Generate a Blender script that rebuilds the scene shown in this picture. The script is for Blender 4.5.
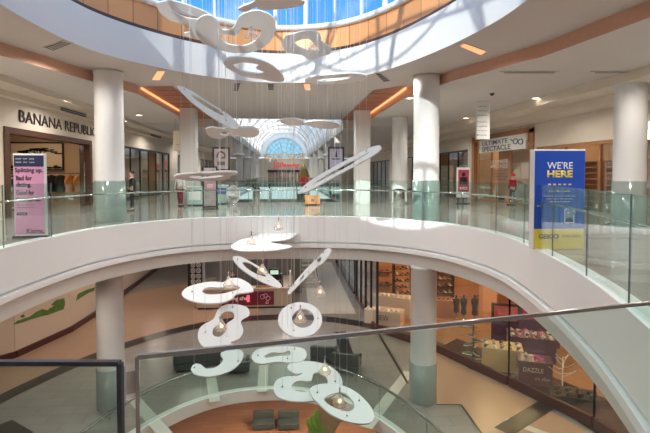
import bpy, bmesh, math, random
from mathutils import Vector, Matrix
random.seed(7)
for o in list(bpy.data.objects): bpy.data.objects.remove(o, do_unlink=True)
SC = bpy.context.scene
COL = SC.collection
PI = math.pi
R = math.radians

# ------------------------------------------------------------------ camera
F, EYE, HOR = 469.0, 1.65, 173.5
YAW, PIT = R(4.9), R(2.0)
PPY = HOR + F * math.tan(PIT)
cam_d = bpy.data.cameras.new('camera'); cam = bpy.data.objects.new('camera', cam_d); COL.objects.link(cam)
cam.location = (0, 0, EYE); cam.rotation_euler = (PI / 2 - PIT, 0, -YAW)
cam_d.sensor_fit = 'HORIZONTAL'; cam_d.sensor_width = 36; cam_d.lens = 36 * F / 650
cam_d.shift_y = -(216.5 - PPY) / 650; cam_d.clip_start = 0.05; cam_d.clip_end = 400
SC.camera = cam

# ------------------------------------------------------------------ sky, sun, exposure
SC.view_settings.view_transform = 'Standard'; SC.view_settings.look = 'None'
SC.view_settings.gamma = 1; SC.view_settings.use_curve_mapping = False
SC.view_settings.exposure = 0.25
W = bpy.data.worlds.new('sky'); SC.world = W; W.use_nodes = True
nt = W.node_tree; nt.nodes.clear()
def N(t, **k):
    n = nt.nodes.new(t)
    for a, b in k.items(): setattr(n, a, b)
    return n
tc = N('ShaderNodeTexCoord'); sep = N('ShaderNodeSeparateXYZ'); nt.links.new(tc.outputs['Generated'], sep.inputs[0])
cr = N('ShaderNodeValToRGB'); nt.links.new(sep.outputs['Z'], cr.inputs[0])
mr = cr.color_ramp; mr.elements[0].position = 0.0; mr.elements[0].color = (.62, .66, .70, 1)
mr.elements[1].position = 1.0; mr.elements[1].color = (.56, .56, .56, 1)
for p, c in ((.06, (.60, .74, .84, 1)), (.22, (.13, .40, .80, 1)), (.42, (.05, .25, .72, 1)), (.60, (.50, .52, .55, 1))):
    e = mr.elements.new(p); e.color = c
noi = N('ShaderNodeTexNoise'); noi.inputs['Scale'].default_value = 5; noi.inputs['Detail'].default_value = 6
nt.links.new(tc.outputs['Generated'], noi.inputs[0])
c2 = N('ShaderNodeValToRGB'); nt.links.new(noi.outputs[0], c2.inputs[0])
c2.color_ramp.elements[0].position = .52; c2.color_ramp.elements[1].position = .75
mx = N('ShaderNodeMix', data_type='RGBA'); nt.links.new(c2.outputs[0], mx.inputs[0]); nt.links.new(cr.outputs[0], mx.inputs[6]); mx.inputs[7].default_value = (.75, .8, .85, 1)
bg = N('ShaderNodeBackground'); nt.links.new(mx.outputs[2], bg.inputs[0]); bg.inputs[1].default_value = 1.3
wo = N('ShaderNodeOutputWorld'); nt.links.new(bg.outputs[0], wo.inputs[0])
sd = bpy.data.lights.new('sun', 'SUN'); sun = bpy.data.objects.new('sun', sd); COL.objects.link(sun)
sd.energy = 4.6; sd.angle = R(.6); sd.color = (1, .93, .82)
sun_dir = Vector((.45, .88, -.46)); sun.rotation_euler = sun_dir.to_track_quat('-Z', 'Y').to_euler(); sun.location = (-20, -20, 25)
LAMP = 1.0      # general strength of the ceiling spot lamps, added as fill

# ------------------------------------------------------------------ pixel to world
FW = Vector((math.sin(YAW) * math.cos(PIT), math.cos(YAW) * math.cos(PIT), -math.sin(PIT)))
RT = Vector((math.cos(YAW), -math.sin(YAW), 0)); UP = RT.cross(FW)
EYEV = Vector((0, 0, EYE))
def ray(px, py): return FW + RT * ((px - 325) / F) + UP * ((PPY - py) / F)
def at_z(px, py, z):
    d = ray(px, py); return EYEV + d * ((z - EYE) / d.z)
def at_x(px, py, x):
    d = ray(px, py); return EYEV + d * (x / d.x)
def at_y(px, py, y):
    d = ray(px, py); return EYEV + d * (y / d.y)
def at_plane(px, py, p, n):
    d = ray(px, py); return EYEV + d * ((p - EYEV).dot(n) / d.dot(n))

# ------------------------------------------------------------------ materials
MATS = {}
def mat(name, col, rough=.5, metal=0, noise=0, nscale=8, emit=None, estr=0, spec=.5, bump=0, coat=0, sss=0):
    if name in MATS: return MATS[name]
    m = bpy.data.materials.new(name); m.use_nodes = True; t = m.node_tree
    b = t.nodes['Principled BSDF']
    b.inputs['Base Color'].default_value = (*col, 1); b.inputs['Roughness'].default_value = rough
    b.inputs['Metallic'].default_value = metal; b.inputs['Specular IOR Level'].default_value = spec
    b.inputs['Coat Weight'].default_value = coat
    if noise or bump:
        tc = t.nodes.new('ShaderNodeTexCoord'); n = t.nodes.new('ShaderNodeTexNoise')
        n.inputs['Scale'].default_value = nscale; n.inputs['Detail'].default_value = 5
        t.links.new(tc.outputs['Object'], n.inputs[0])
        if noise:
            mx = t.nodes.new('ShaderNodeMix'); mx.data_type = 'RGBA'
            mx.inputs[6].default_value = (*[c * (1 - noise) for c in col], 1)
            mx.inputs[7].default_value = (*[min(1, c * (1 + noise)) for c in col], 1)
            t.links.new(n.outputs[0], mx.inputs[0]); t.links.new(mx.outputs[2], b.inputs['Base Color'])
        if bump:
            bp = t.nodes.new('ShaderNodeBump'); bp.inputs['Strength'].default_value = bump; bp.inputs['Distance'].default_value = .01
            t.links.new(n.outputs[0], bp.inputs['Height']); t.links.new(bp.outputs[0], b.inputs['Normal'])
    if emit:
        b.inputs['Emission Color'].default_value = (*emit, 1); b.inputs['Emission Strength'].default_value = estr
    MATS[name] = m; return m
def glassmat(name, tint, refl=.9, base=.03, translucent=0, tcol=(.9, .95, .93)):
    if name in MATS: return MATS[name]
    m = bpy.data.materials.new(name); m.use_nodes = True; t = m.node_tree; t.nodes.clear()
    tr = t.nodes.new('ShaderNodeBsdfTransparent'); tr.inputs[0].default_value = (*tint, 1)
    gl = t.nodes.new('ShaderNodeBsdfGlossy'); gl.inputs['Roughness'].default_value = .02; gl.inputs[0].default_value = (refl, refl, refl, 1)
    fr = t.nodes.new('ShaderNodeFresnel'); ge = t.nodes.new('ShaderNodeNewGeometry'); mi = t.nodes.new('ShaderNodeMapRange')
    mi.inputs['To Min'].default_value = 1.45; mi.inputs['To Max'].default_value = 1 / 1.45        # thin sheet: the same from both sides
    t.links.new(ge.outputs['Backfacing'], mi.inputs[0]); t.links.new(mi.outputs[0], fr.inputs[0])
    mth = t.nodes.new('ShaderNodeMath'); mth.operation = 'ADD'; mth.inputs[1].default_value = base; mth.use_clamp = True
    t.links.new(fr.outputs[0], mth.inputs[0])
    mx = t.nodes.new('ShaderNodeMixShader'); out = t.nodes.new('ShaderNodeOutputMaterial')
    t.links.new(mth.outputs[0], mx.inputs[0]); t.links.new(tr.outputs[0], mx.inputs[1]); t.links.new(gl.outputs[0], mx.inputs[2])
    last = mx
    if translucent:
        tl = t.nodes.new('ShaderNodeBsdfTranslucent'); tl.inputs[0].default_value = (*tcol, 1)
        m2 = t.nodes.new('ShaderNodeMixShader'); m2.inputs[0].default_value = translucent
        t.links.new(mx.outputs[0], m2.inputs[1]); t.links.new(tl.outputs[0], m2.inputs[2]); last = m2
    t.links.new(last.outputs[0], out.inputs[0]); MATS[name] = m; return m
def tilemat(name, c1, c2, grout, sx, sy, rough, gw=.008, coord='Object', bias=0):
    m = bpy.data.materials.new(name); m.use_nodes = True; t = m.node_tree; b = t.nodes['Principled BSDF']
    tc = t.nodes.new('ShaderNodeTexCoord'); br = t.nodes.new('ShaderNodeTexBrick')
    br.offset = 0.5; br.inputs['Scale'].default_value = 1; br.inputs['Mortar Size'].default_value = gw
    br.inputs['Brick Width'].default_value = sx; br.inputs['Row Height'].default_value = sy
    br.inputs['Color1'].default_value = (*c1, 1); br.inputs['Color2'].default_value = (*c2, 1); br.inputs['Mortar'].default_value = (*grout, 1)
    br.inputs['Bias'].default_value = bias
    t.links.new(tc.outputs[coord], br.inputs[0])
    n = t.nodes.new('ShaderNodeTexNoise'); n.inputs['Scale'].default_value = .7; n.inputs['Detail'].default_value = 6; t.links.new(tc.outputs[coord], n.inputs[0])
    mx = t.nodes.new('ShaderNodeMix'); mx.data_type = 'RGBA'; mx.blend_type = 'MULTIPLY'; mx.inputs[0].default_value = .35
    t.links.new(br.outputs[0], mx.inputs[6]); t.links.new(n.outputs[0], mx.inputs[7]); t.links.new(mx.outputs[2], b.inputs['Base Color'])
    b.inputs['Roughness'].default_value = rough; MATS[name] = m; return m

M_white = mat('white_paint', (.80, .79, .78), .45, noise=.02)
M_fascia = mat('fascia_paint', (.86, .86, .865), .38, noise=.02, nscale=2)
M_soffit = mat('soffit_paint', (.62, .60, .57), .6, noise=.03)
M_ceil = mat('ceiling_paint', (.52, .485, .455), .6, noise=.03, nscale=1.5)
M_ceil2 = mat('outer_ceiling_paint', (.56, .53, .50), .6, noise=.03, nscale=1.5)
M_cream = mat('cream_plaster', (.66, .58, .48), .6, noise=.05, nscale=2)
M_col = mat('column_paint', (.60, .59, .575), .4, noise=.02)
M_glass = glassmat('guard_glass', (.86, .93, .91), base=-.01)
M_clear = glassmat('shop_glass', (.93, .95, .95), base=.05)
M_sky = glassmat('skylight_glass', (.80, .92, 1.0), base=.0)
M_vault = glassmat('vault_glass', (.85, .93, .90), base=.0, translucent=.75, tcol=(1, 1, .98))
M_dome2 = glassmat('blue_dome_glass', (.45, .80, .95), base=.0, translucent=.45, tcol=(.35, .78, .95))
M_edge = mat('glass_edge', (.10, .13, .15), .12, noise=.2)
M_steel = mat('brushed_steel', (.62, .62, .60), .22, 1.0)
M_dark = mat('dark_metal', (.035, .035, .04), .35, .4)
M_black = mat('black_plastic', (.015, .015, .017), .4)
M_wire = mat('steel_cable', (.75, .75, .75), .4)
M_wood = mat('walnut_frame', (.085, .033, .018), .45, noise=.35, nscale=6)
M_oak = mat('oak_wood', (.38, .18, .075), .45, noise=.25, nscale=6)
M_lamp = mat('lamp_glow', (1, .9, .75), .5, emit=(1, .83, .6), estr=6)
M_cove = mat('cove_glow', (1, .6, .3), .5, emit=(1, .42, .17), estr=1.1)
# copper panels with seams
def coppermat(name, col, width=.9):
    m = bpy.data.materials.new(name); m.use_nodes = True; t = m.node_tree; b = t.nodes['Principled BSDF']
    uv = t.nodes.new('ShaderNodeUVMap'); uv.uv_map = 'UVMap'; sp = t.nodes.new('ShaderNodeSeparateXYZ'); t.links.new(uv.outputs[0], sp.inputs[0])
    d = t.nodes.new('ShaderNodeMath'); d.operation = 'DIVIDE'; d.inputs[1].default_value = width; t.links.new(sp.outputs['X'], d.inputs[0])
    fl = t.nodes.new('ShaderNodeMath'); fl.operation = 'FLOOR'; t.links.new(d.outputs[0], fl.inputs[0])
    fr = t.nodes.new('ShaderNodeMath'); fr.operation = 'FRACT'; t.links.new(d.outputs[0], fr.inputs[0])
    wn = t.nodes.new('ShaderNodeTexWhiteNoise'); wn.noise_dimensions = '1D'; t.links.new(fl.outputs[0], wn.inputs['W'])
    lt = t.nodes.new('ShaderNodeMath'); lt.operation = 'LESS_THAN'; lt.inputs[1].default_value = .03; t.links.new(fr.outputs[0], lt.inputs[0])
    mx = t.nodes.new('ShaderNodeMix'); mx.data_type = 'RGBA'; mx.inputs[6].default_value = (*[c * .86 for c in col], 1); mx.inputs[7].default_value = (*[c * 1.12 for c in col], 1)
    t.links.new(wn.outputs[0], mx.inputs[0])
    m2 = t.nodes.new('ShaderNodeMix'); m2.data_type = 'RGBA'; m2.inputs[7].default_value = (*[c * .35 for c in col], 1)
    t.links.new(lt.outputs[0], m2.inputs[0]); t.links.new(mx.outputs[2], m2.inputs[6]); t.links.new(m2.outputs[2], b.inputs['Base Color'])
    b.inputs['Roughness'].default_value = .42; b.inputs['Metallic'].default_value = .15; MATS[name] = m; return m
M_copper = coppermat('copper_panels', (.80, .36, .14))
M_copper2 = mat('copper_sheet', (.36, .12, .055), .4, .2, noise=.1)
M_rose = mat('rose_copper_panels', (.60, .35, .25), .5, .1, noise=.08)

# ------------------------------------------------------------------ mesh helpers
class MB:
    def __init__(s): s.v = []; s.f = []; s.sm = []; s.uv = {}
    def add(s, vs, fs, smooth=False):
        b = len(s.v); s.v += [tuple(v) for v in vs]
        for f in fs: s.f.append([b + i for i in f]); s.sm.append(smooth)
        return s
    def box(s, x0, x1, y0, y1, z0, z1):
        v = [(x, y, z) for z in (z0, z1) for x, y in ((x0, y0), (x1, y0), (x1, y1), (x0, y1))]
        return s.add(v, [(3, 2, 1, 0), (4, 5, 6, 7), (0, 1, 5, 4), (1, 2, 6, 5), (2, 3, 7, 6), (3, 0, 4, 7)])
    def obox(s, c, ax, ay, az):      # centre and three half-axis vectors
        c, ax, ay, az = map(Vector, (c, ax, ay, az))
        v = [c + ax * i + ay * j + az * k for k in (-1, 1) for i, j in ((-1, -1), (1, -1), (1, 1), (-1, 1))]
        return s.add(v, [(3, 2, 1, 0), (4, 5, 6, 7), (0, 1, 5, 4), (1, 2, 6, 5), (2, 3, 7, 6), (3, 0, 4, 7)])
    def bar(s, a, b, w, h=None, up=(0, 0, 1)):
        a, b = Vector(a), Vector(b); d = (b - a); L = d.length; d.normalize(); h = h or w
        u = Vector(up)
        if abs(d.dot(u)) > .98: u = Vector((0, 1, 0))
        r = d.cross(u).normalized(); u = r.cross(d).normalized()
        return s.obox((a + b) / 2, r * w / 2, d * L / 2, u * h / 2)
    def lathe(s, prof, c=(0, 0, 0), n=20, cap=True):
        c = Vector(c); vs = []; m = len(prof)
        for i in range(n):
            a = 2 * PI * i / n
            for r, z in prof: vs.append(c + Vector((r * math.cos(a), r * math.sin(a), z)))
        fs = [(i * m + j, ((i + 1) % n) * m + j, ((i + 1) % n) * m + j + 1, i * m + j + 1) for i in range(n) for j in range(m - 1)]
        s.add(vs, fs, True)
        if cap:
            b = len(s.v) - n * m
            if prof[0][0] > 1e-4: s.f.append([b + i * m for i in range(n)][::-1]); s.sm.append(False)
            if prof[-1][0] > 1e-4: s.f.append([b + i * m + m - 1 for i in range(n)]); s.sm.append(False)
        return s
    def tube(s, pts, r, n=8, closed=False, cap=True):
        pts = [Vector(p) for p in pts]; K = len(pts); vs = []; rr = r if isinstance(r, (list, tuple)) else [r] * K
        prev = None
        for i, p in enumerate(pts):
            if closed: d = pts[(i + 1) % K] - pts[i - 1]
            else: d = pts[min(i + 1, K - 1)] - pts[max(i - 1, 0)]
            d.normalize(); u = Vector((0, 0, 1)) if abs(d.z) < .95 else Vector((1, 0, 0))
            a = d.cross(u).normalized()
            if prev is not None and a.dot(prev) < 0 and abs(d.z) >= .95: a = -a
            prev = a; b = a.cross(d)
            for k in range(n):
                t = 2 * PI * k / n; vs.append(p + (a * math.cos(t) + b * math.sin(t)) * rr[i])
        fs = []
        for i in range(K if closed else K - 1):
            j = (i + 1) % K
            for k in range(n): fs.append((i * n + k, i * n + (k + 1) % n, j * n + (k + 1) % n, j * n + k))
        s.add(vs, fs, True)
        if cap and not closed:
            b = len(s.v) - len(vs)
            s.f.append([b + k for k in range(n)]); s.sm.append(False); s.f.append([b + (K - 1) * n + k for k in range(n)][::-1]); s.sm.append(False)
        return s
    def build(s, name, m, parent=None, kind=None, bevel=0):
        me = bpy.data.meshes.new(name); me.from_pydata(s.v, [], s.f); me.update()
        bm = bmesh.new(); bm.from_mesh(me); bmesh.ops.recalc_face_normals(bm, faces=bm.faces); bm.to_mesh(me); bm.free()
        if len(me.polygons) == len(s.sm): me.polygons.foreach_set('use_smooth', s.sm)
        if s.uv:
            l = me.uv_layers.new(name='UVMap')
            for lp in me.loops: l.data[lp.index].uv = s.uv.get(lp.vertex_index, (0, 0))
        if m: me.materials.append(m)
        o = bpy.data.objects.new(name, me); COL.objects.link(o)
        if parent: o.parent = parent; o.location = -parent.location if False else (0, 0, 0); o.matrix_parent_inverse = PINV.get(parent.name, Matrix())
        if kind: o['kind'] = kind
        if bevel:
            b = o.modifiers.new('bevel', 'BEVEL'); b.width = bevel; b.segments = 2; b.limit_method = 'ANGLE'
        return o
PINV = {}
def thing(name, label, cat, loc, group=None):
    """Empty at the thing's base; children are built in world coordinates"""
    o = bpy.data.objects.new(name, None); COL.objects.link(o); o.location = loc; o.empty_display_size = .1
    o['label'] = label; o['category'] = cat
    if group: o['group'] = group
    PINV[o.name] = Matrix.Translation(Vector(loc)).inverted()
    return o
def tag(o, label, cat, group=None, kind=None):
    o['label'] = label; o['category'] = cat
    if group: o['group'] = group
    if kind: o['kind'] = kind
    return o
def child(o, parent):
    o.parent = parent; o.matrix_parent_inverse = PINV.get(parent.name, Matrix()); return o
def crom(P, per=8, closed=True):
    P = [Vector(p) for p in P]; n = len(P); out = []
    rng = range(n) if closed else range(n - 1)
    for i in rng:
        g = (lambda k: P[k % n]) if closed else (lambda k: P[max(0, min(n - 1, k))])
        p0, p1, p2, p3 = g(i - 1), g(i), g(i + 1), g(i + 2)
        for k in range(per):
            t = k / per
            out.append(.5 * ((2 * p1) + (p2 - p0) * t + (2 * p0 - 5 * p1 + 4 * p2 - p3) * t * t + (3 * p1 - p0 - 3 * p2 + p3) * t ** 3))
    if not closed: out.append(P[-1])
    return out
def resample(P, n):     # closed loop, equal arc length
    L = [0]; m = len(P)
    for i in range(m): L.append(L[-1] + (P[(i + 1) % m] - P[i]).length)
    out = []; j = 0
    for k in range(n):
        s = L[-1] * k / n
        while L[j + 1] < s: j += 1
        t = (s - L[j]) / max(1e-9, L[j + 1] - L[j]); out.append(P[j].lerp(P[(j + 1) % m], t))
    return out
def smooth(P, it=6):
    for _ in range(it): P = [(P[i - 1] + P[i] * 2 + P[(i + 1) % len(P)]) / 4 for i in range(len(P))]
    return P
def offset(P, d):       # outward for counter-clockwise loop
    n = len(P); out = []
    for i in range(n):
        t = (P[(i + 1) % n] - P[i - 1]); t.normalize(); out.append(P[i] + Vector((t.y, -t.x)) * d)
    return out
def ring_surf(mb, P, z0, Q, z1, smooth_=True, uv=True):     # strip between two closed loops of equal count
    n = len(P); b = len(mb.v)
    mb.v += [(p.x, p.y, z0) for p in P + [P[0]]] + [(q.x, q.y, z1) for q in Q + [Q[0]]]
    for i in range(n): mb.f.append([b + i, b + i + 1, b + n + 2 + i, b + n + 1 + i]); mb.sm.append(smooth_)
    if uv:
        s = 0
        for i in range(n + 1):
            mb.uv[b + i] = (s, z0); mb.uv[b + n + 1 + i] = (s, z1)
            s += (P[(i + 1) % n] - P[i % n]).length
def rectloop(P, c, x0, x1, y0, y1):
    """for every point of the loop the point of the rectangle in the same direction from c, corners snapped in"""
    out = []
    for p in P:
        d = p - c; t = 1e9
        if d.x > 1e-9: t = min(t, (x1 - c.x) / d.x)
        if d.x < -1e-9: t = min(t, (x0 - c.x) / d.x)
        if d.y > 1e-9: t = min(t, (y1 - c.y) / d.y)
        if d.y < -1e-9: t = min(t, (y0 - c.y) / d.y)
        out.append(c + d * t)
    for cx, cy in ((x0, y0), (x1, y0), (x1, y1), (x0, y1)):
        k = min(range(len(out)), key=lambda i: (out[i] - Vector((cx, cy))).length); out[k] = Vector((cx, cy))
    return out
def polyloop(P, c, Q):  # project loop P radially on polygon Q
    out = []; n = len(Q)
    for p in P:
        d = (p - c).normalized(); best = None
        for i in range(n):
            a, b = Q[i], Q[(i + 1) % n]; e = b - a; den = d.x * e.y - d.y * e.x
            if abs(den) < 1e-9: continue
            t = ((a.x - c.x) * e.y - (a.y - c.y) * e.x) / den; u = ((a.x - c.x) * d.y - (a.y - c.y) * d.x) / den
            if t > 0 and -1e-6 <= u <= 1 + 1e-6 and (best is None or t < best): best = t
        out.append(c + d * best)
    for q in Q:
        k = min(range(len(out)), key=lambda i: (out[i] - q).length); out[k] = Vector(q)
    return out
V2 = lambda L: [Vector(p) for p in L]
def V3(p, z): return Vector((p.x, p.y, z))

# ------------------------------------------------------------------ the oval voids
NR = 240
RIM3 = V2([(0, 17.82), (-2.5, 17.55), (-4.18, 16.6), (-5.45, 14.7), (-5.95, 12.5), (-6.1, 10.4), (-5.85, 8), (-5.0, 5.2), (-3.5, 2.6), (-1.8, 1.0), (0, .62), (1.7, 1.1), (3.0, 2.9), (3.95, 4.9), (4.78, 7.2), (5.45, 10.0), (5.7, 12.5), (4.95, 15.3), (2.99, 17.25)])
CEIL = V2([(-.34, 18.1), (-2.41, 17.3), (-3.75, 16.2), (-4.62, 15.15), (-5.25, 14.1), (-5.6, 13), (-5.75, 11.5), (-5.75, 9.9), (-5.4, 6.5), (-4.4, 3.6), (-2.6, 1.3), (-.4, .6), (1.8, 1.3), (3.6, 3.6), (4.6, 6.5), (4.83, 9.4), (4.7, 11.1), (4.28, 13.1), (3.4, 15.5), (2.0, 17.35)])
def sup(cx, cy, a, b, n, m=NR):
    out = []
    for i in range(m):
        t = 2 * PI * i / m + PI / 2; c, s = math.cos(t), math.sin(t)
        out.append(Vector((cx + a * math.copysign(abs(c) ** (2 / n), c), cy + b * math.copysign(abs(s) ** (2 / n), s))))
    return out
def loop(P): return smooth(resample(crom(P, 10), NR), 12)
RIM3 = loop(RIM3); CEIL = loop(CEIL); RIM2 = resample(sup(-.75, 8.0, 5.25, 9.45, 2.2), NR)
CC = Vector((-.2, 9.6))
Z2, Z1 = -6.45, -12.9
HC, HO = 5.1, 4.75
XL, XR, YB, YF = -10.0, 12.4, -12.0, 27.0

# ------------------------------------------------------------------ floors
M_floor3 = tilemat('polished_stone_tiles', (.50, .47, .43), (.44, .41, .38), (.25, .23, .21), 1.2, .6, .10)
M_floor2 = tilemat('grey_stone_tiles', (.34, .315, .295), (.30, .28, .26), (.16, .15, .14), 1.2, .6, .28)
M_floor1 = tilemat('brown_timber_tiles', (.48, .20, .10), (.38, .15, .075), (.12, .06, .04), 2.4, .4, .35)
def slab(name, rim, z, th, rect, m, c=CC):
    mb = MB(); Q = rectloop(rim, c, *rect)
    ring_surf(mb, rim, z, Q, z, False, False); ring_surf(mb, rim, z - th, Q, z - th, False, False)
    return mb.build(name, m, kind='structure')
slab('floor', RIM3, 0, .12, (XL - 8, XR + 9, YB, YF), M_floor3)
mb = MB(); mb.box(XL - 8, -3.4, YF, 92, -.12, 0); mb.box(3.2, XR + 9, YF, 92, -.12, 0); mb.box(-3.4, 3.2, 62, 92, -.12, 0)
mb.build('floor_corridor', M_floor3, kind='structure')
slab('floor_lower', RIM2, Z2, .12, (XL - 8, XR + 9, YB, 60), M_floor2, Vector((-.75, 8)))
mb = MB(); mb.box(XL - 8, XR + 9, YB, 60, Z1 - .1, Z1); mb.build('floor_ground', M_floor1, kind='structure')
# ceilings
B5 = V2([(4.9, 30), (-5.7, 30), (-5.7, 19), (-6.5, 16.4), (-7.47, 13), (-7.8, 9.5), (-7.7, 6), (-7, 2), (-5.3, -1.5), (-.4, -4), (4.5, -1.5), (6.3, 2), (7.1, 5), (7.25, 8.8), (6.83, 12.05), (5.6, 15.4), (4.9, 19)])
PB = polyloop(CEIL, Vector((-.4, 10)), B5)
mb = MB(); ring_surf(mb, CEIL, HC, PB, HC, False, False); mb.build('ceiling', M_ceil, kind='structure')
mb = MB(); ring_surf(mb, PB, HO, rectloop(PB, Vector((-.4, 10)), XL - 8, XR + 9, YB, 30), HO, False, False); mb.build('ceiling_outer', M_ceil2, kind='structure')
mb = MB(); ring_surf(mb, PB, HO, PB, HC, False); keep = [k for k, f in enumerate(mb.f) if min(mb.v[i][1] for i in f) < 29.5]; mb.f = [mb.f[k] for k in keep]; mb.sm = [False] * len(mb.f); mb.build('trim_1', M_rose, kind='structure')
mb = MB(); ring_surf(mb, offset(RIM3, .16), -1.6, rectloop(RIM3, CC, XL - 8, XR + 9, YB, YF), -1.6, False, False)
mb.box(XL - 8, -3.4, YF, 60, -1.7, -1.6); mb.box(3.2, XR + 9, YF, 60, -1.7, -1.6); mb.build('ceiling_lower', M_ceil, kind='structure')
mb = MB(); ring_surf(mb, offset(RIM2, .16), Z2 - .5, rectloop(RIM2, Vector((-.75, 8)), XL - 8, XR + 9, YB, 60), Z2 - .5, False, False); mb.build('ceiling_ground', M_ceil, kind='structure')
# fascias
mb = MB(); I = RIM3
for (a, za), (b, zb) in zip([(0, .02), (0, -.95), (.12, -.95), (.12, -1.01), (-.05, -1.02), (-.05, -1.16), (.12, -1.2), (.14, -1.62)][:-1], [(0, -.95), (.12, -.95), (.12, -1.01), (-.05, -1.02), (-.05, -1.16), (.12, -1.2), (.14, -1.62)]):
    if zb < -1.5: continue
    ring_surf(mb, offset(I, a), za, offset(I, b), zb, abs(za - zb) > .1, False)
ring_surf(mb, offset(I, .3), .02, I, .02, False, False)
mb.build('trim_2', M_fascia, kind='structure')
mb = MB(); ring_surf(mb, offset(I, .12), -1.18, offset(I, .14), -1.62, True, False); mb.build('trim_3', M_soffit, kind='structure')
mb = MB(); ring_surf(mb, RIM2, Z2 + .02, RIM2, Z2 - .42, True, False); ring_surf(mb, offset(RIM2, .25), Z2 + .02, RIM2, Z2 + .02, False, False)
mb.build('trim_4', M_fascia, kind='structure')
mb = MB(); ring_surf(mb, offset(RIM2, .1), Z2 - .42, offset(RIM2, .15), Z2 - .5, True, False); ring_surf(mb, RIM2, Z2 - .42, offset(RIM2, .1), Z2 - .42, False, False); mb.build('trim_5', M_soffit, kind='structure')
# skylight: white fascia, copper band, drum and dome
mb = MB(); ring_surf(mb, CEIL, HC, CEIL, 6.2, True, False); ring_surf(mb, CEIL, 6.2, offset(CEIL, .22), 6.2, False, False); mb.build('trim_6', M_white, kind='structure')
mb = MB(); ring_surf(mb, offset(CEIL, .2), 6.2, offset(CEIL, .2), 7.15, True, True); mb.build('trim_7', M_copper, kind='structure')
mb = MB(); ring_surf(mb, offset(CEIL, .1), 6.2, offset(CEIL, .1), 6.34, True, False); ring_surf(mb, offset(CEIL, .1), 6.34, offset(CEIL, .2), 6.34, False, False); mb.build('trim_15', mat('dark_bronze_lip_shadow', (.09, .04, .03), .5), kind='structure')  # dark lip under the copper; its shadow line is put into the colour
mb = MB(); D0 = offset(CEIL, .15)
mb.tube([V3(p, 7.2) for p in D0[::2]], .11, 10, True); mb.build('trim_8', M_white, kind='structure')
DT = 9.6
mb = MB(); ring_surf(mb, offset(CEIL, .2), 7.2, offset(CEIL, .2), DT, True, False); mb.build('window_1', M_sky, kind='structure')
mb = MB()
for i in range(0, NR, 6):
    p = offset(CEIL, .2)[i]; c = (D0[(i + 1) % NR] - D0[i - 1]).normalized(); r_ = .07 if i % 18 == 0 else .028
    mb.obox(V3(p, (7.2 + DT) / 2), Vector((c.x, c.y, 0)) * r_, Vector((c.y, -c.x, 0)) * .06, (0, 0, (DT - 7.2) / 2))
mb.tube([V3(p, DT) for p in D0[::2]], .13, 8, True)
cc = Vector((-.45, 9.5)); APEX = 4.2
def domept(p, s):       # s 0 at the drum, 1 at the top
    q = cc + (p - cc) * math.cos(s * PI / 2); return Vector((q.x, q.y, DT + APEX * math.sin(s * PI / 2)))
for i in range(0, NR, 20):
    pts = [domept(D0[i], s / 10) for s in range(11)]
    mb.tube(pts, .07, 6)
    if i % 40 == 0:
        low = [Vector(p) - Vector((0, 0, .55)) for p in pts[:10]]; mb.tube(low, .04, 5)
        for k in range(9): mb.bar(low[k], pts[k + 1], .03); mb.bar(pts[k], low[k], .03)
for s in (.35, .7): mb.tube([domept(p, s) for p in D0[::4]], .055, 6, True)
# curved trusses crossing the drum
for (i, j) in ((150, 215), (60, 130), (165, 25), (100, 200)):
    a, b = V3(D0[i], DT), V3(D0[j], DT); n_ = 18
    top = [a.lerp(b, k / n_) + Vector((0, 0, 2.6 * math.sin(PI * k / n_))) for k in range(n_ + 1)]
    bot = [p - Vector((0, 0, .5)) for p in top]
    mb.tube(top, .06, 6); mb.tube(bot, .045, 6)
    for k in range(n_): mb.bar(bot[k], top[k + 1], .035); mb.bar(top[k], bot[k], .035)
mb.build('trim_9', M_white, kind='structure')
mb = MB()
for k in range(8):
    P_ = [domept(p, k / 8) for p in D0[::4]]; Q_ = [domept(p, (k + 1) / 8) for p in D0[::4]]; m_ = len(P_)
    mb.add(P_ + Q_, [(i, (i + 1) % m_, m_ + (i + 1) % m_, m_ + i) for i in range(m_)], True)
mb.build('window_2', M_sky, kind='structure')
# roof slab round the drum keeps daylight to the skylights
mb = MB(); Q_ = rectloop(CEIL, Vector((-.4, 10)), XL - 8, XR + 9, YB, 30); ring_surf(mb, offset(CEIL, .3), 7.0, Q_, 7.0, False, False)
ring_surf(mb, offset(CEIL, .3), 7.0, offset(CEIL, .3), 5.3, False, False)
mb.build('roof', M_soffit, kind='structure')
mb = MB(); mb.box(XL - 8.2, XL - 8, YB, 60, Z1, 7); mb.box(XR + 9, XR + 9.2, YB, 60, Z1, 7); mb.build('wall_outer', M_cream, kind='structure')
mb = MB(); mb.box(XL - 8, XR + 9, YB - .2, YB, -.12, 7); mb.box(XL - 8, XR + 9, YB - .2, YB, Z1, -1.6); mb.build('wall_back', M_cream, kind='structure')

# ------------------------------------------------------------------ columns
def column(name, x, y, r, z0, z1, square=False):
    mb = MB()
    if square: mb.box(x - r, x + r, y - r, y + r, z0, z1)
    else:
        mb.lathe([(r + .02, z0), (r + .02, z0 + .12), (r, z0 + .14), (r, z1 - .12), (r + .02, z1 - .1), (r + .02, z1)], (x, y, 0), 40)
    return mb.build(name, M_col, kind='structure')
column('column_left', -5.93, 16.55, .46, 0, HC); column('column_left_lower', -6.02, 16.6, .44, Z2, -1.6)
column('column_right', 5.0, 16.3, .45, 0, HC); column('column_right_lower', 4.9, 16.15, .45, Z2, -1.6)
p = EYEV + (RT * (304 / F) + Vector((FW.x, FW.y, 0))) * 14.9
column('column_outer', p.x, p.y, .46, 0, HO)
column('column_square_left', -5.1, 25.7, .4, 0, HC, True); column('column_square_right', 4.25, 25.7, .4, 0, HC, True)
column('column_behind', 6.3, 25.4, .42, 0, HO)
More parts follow.
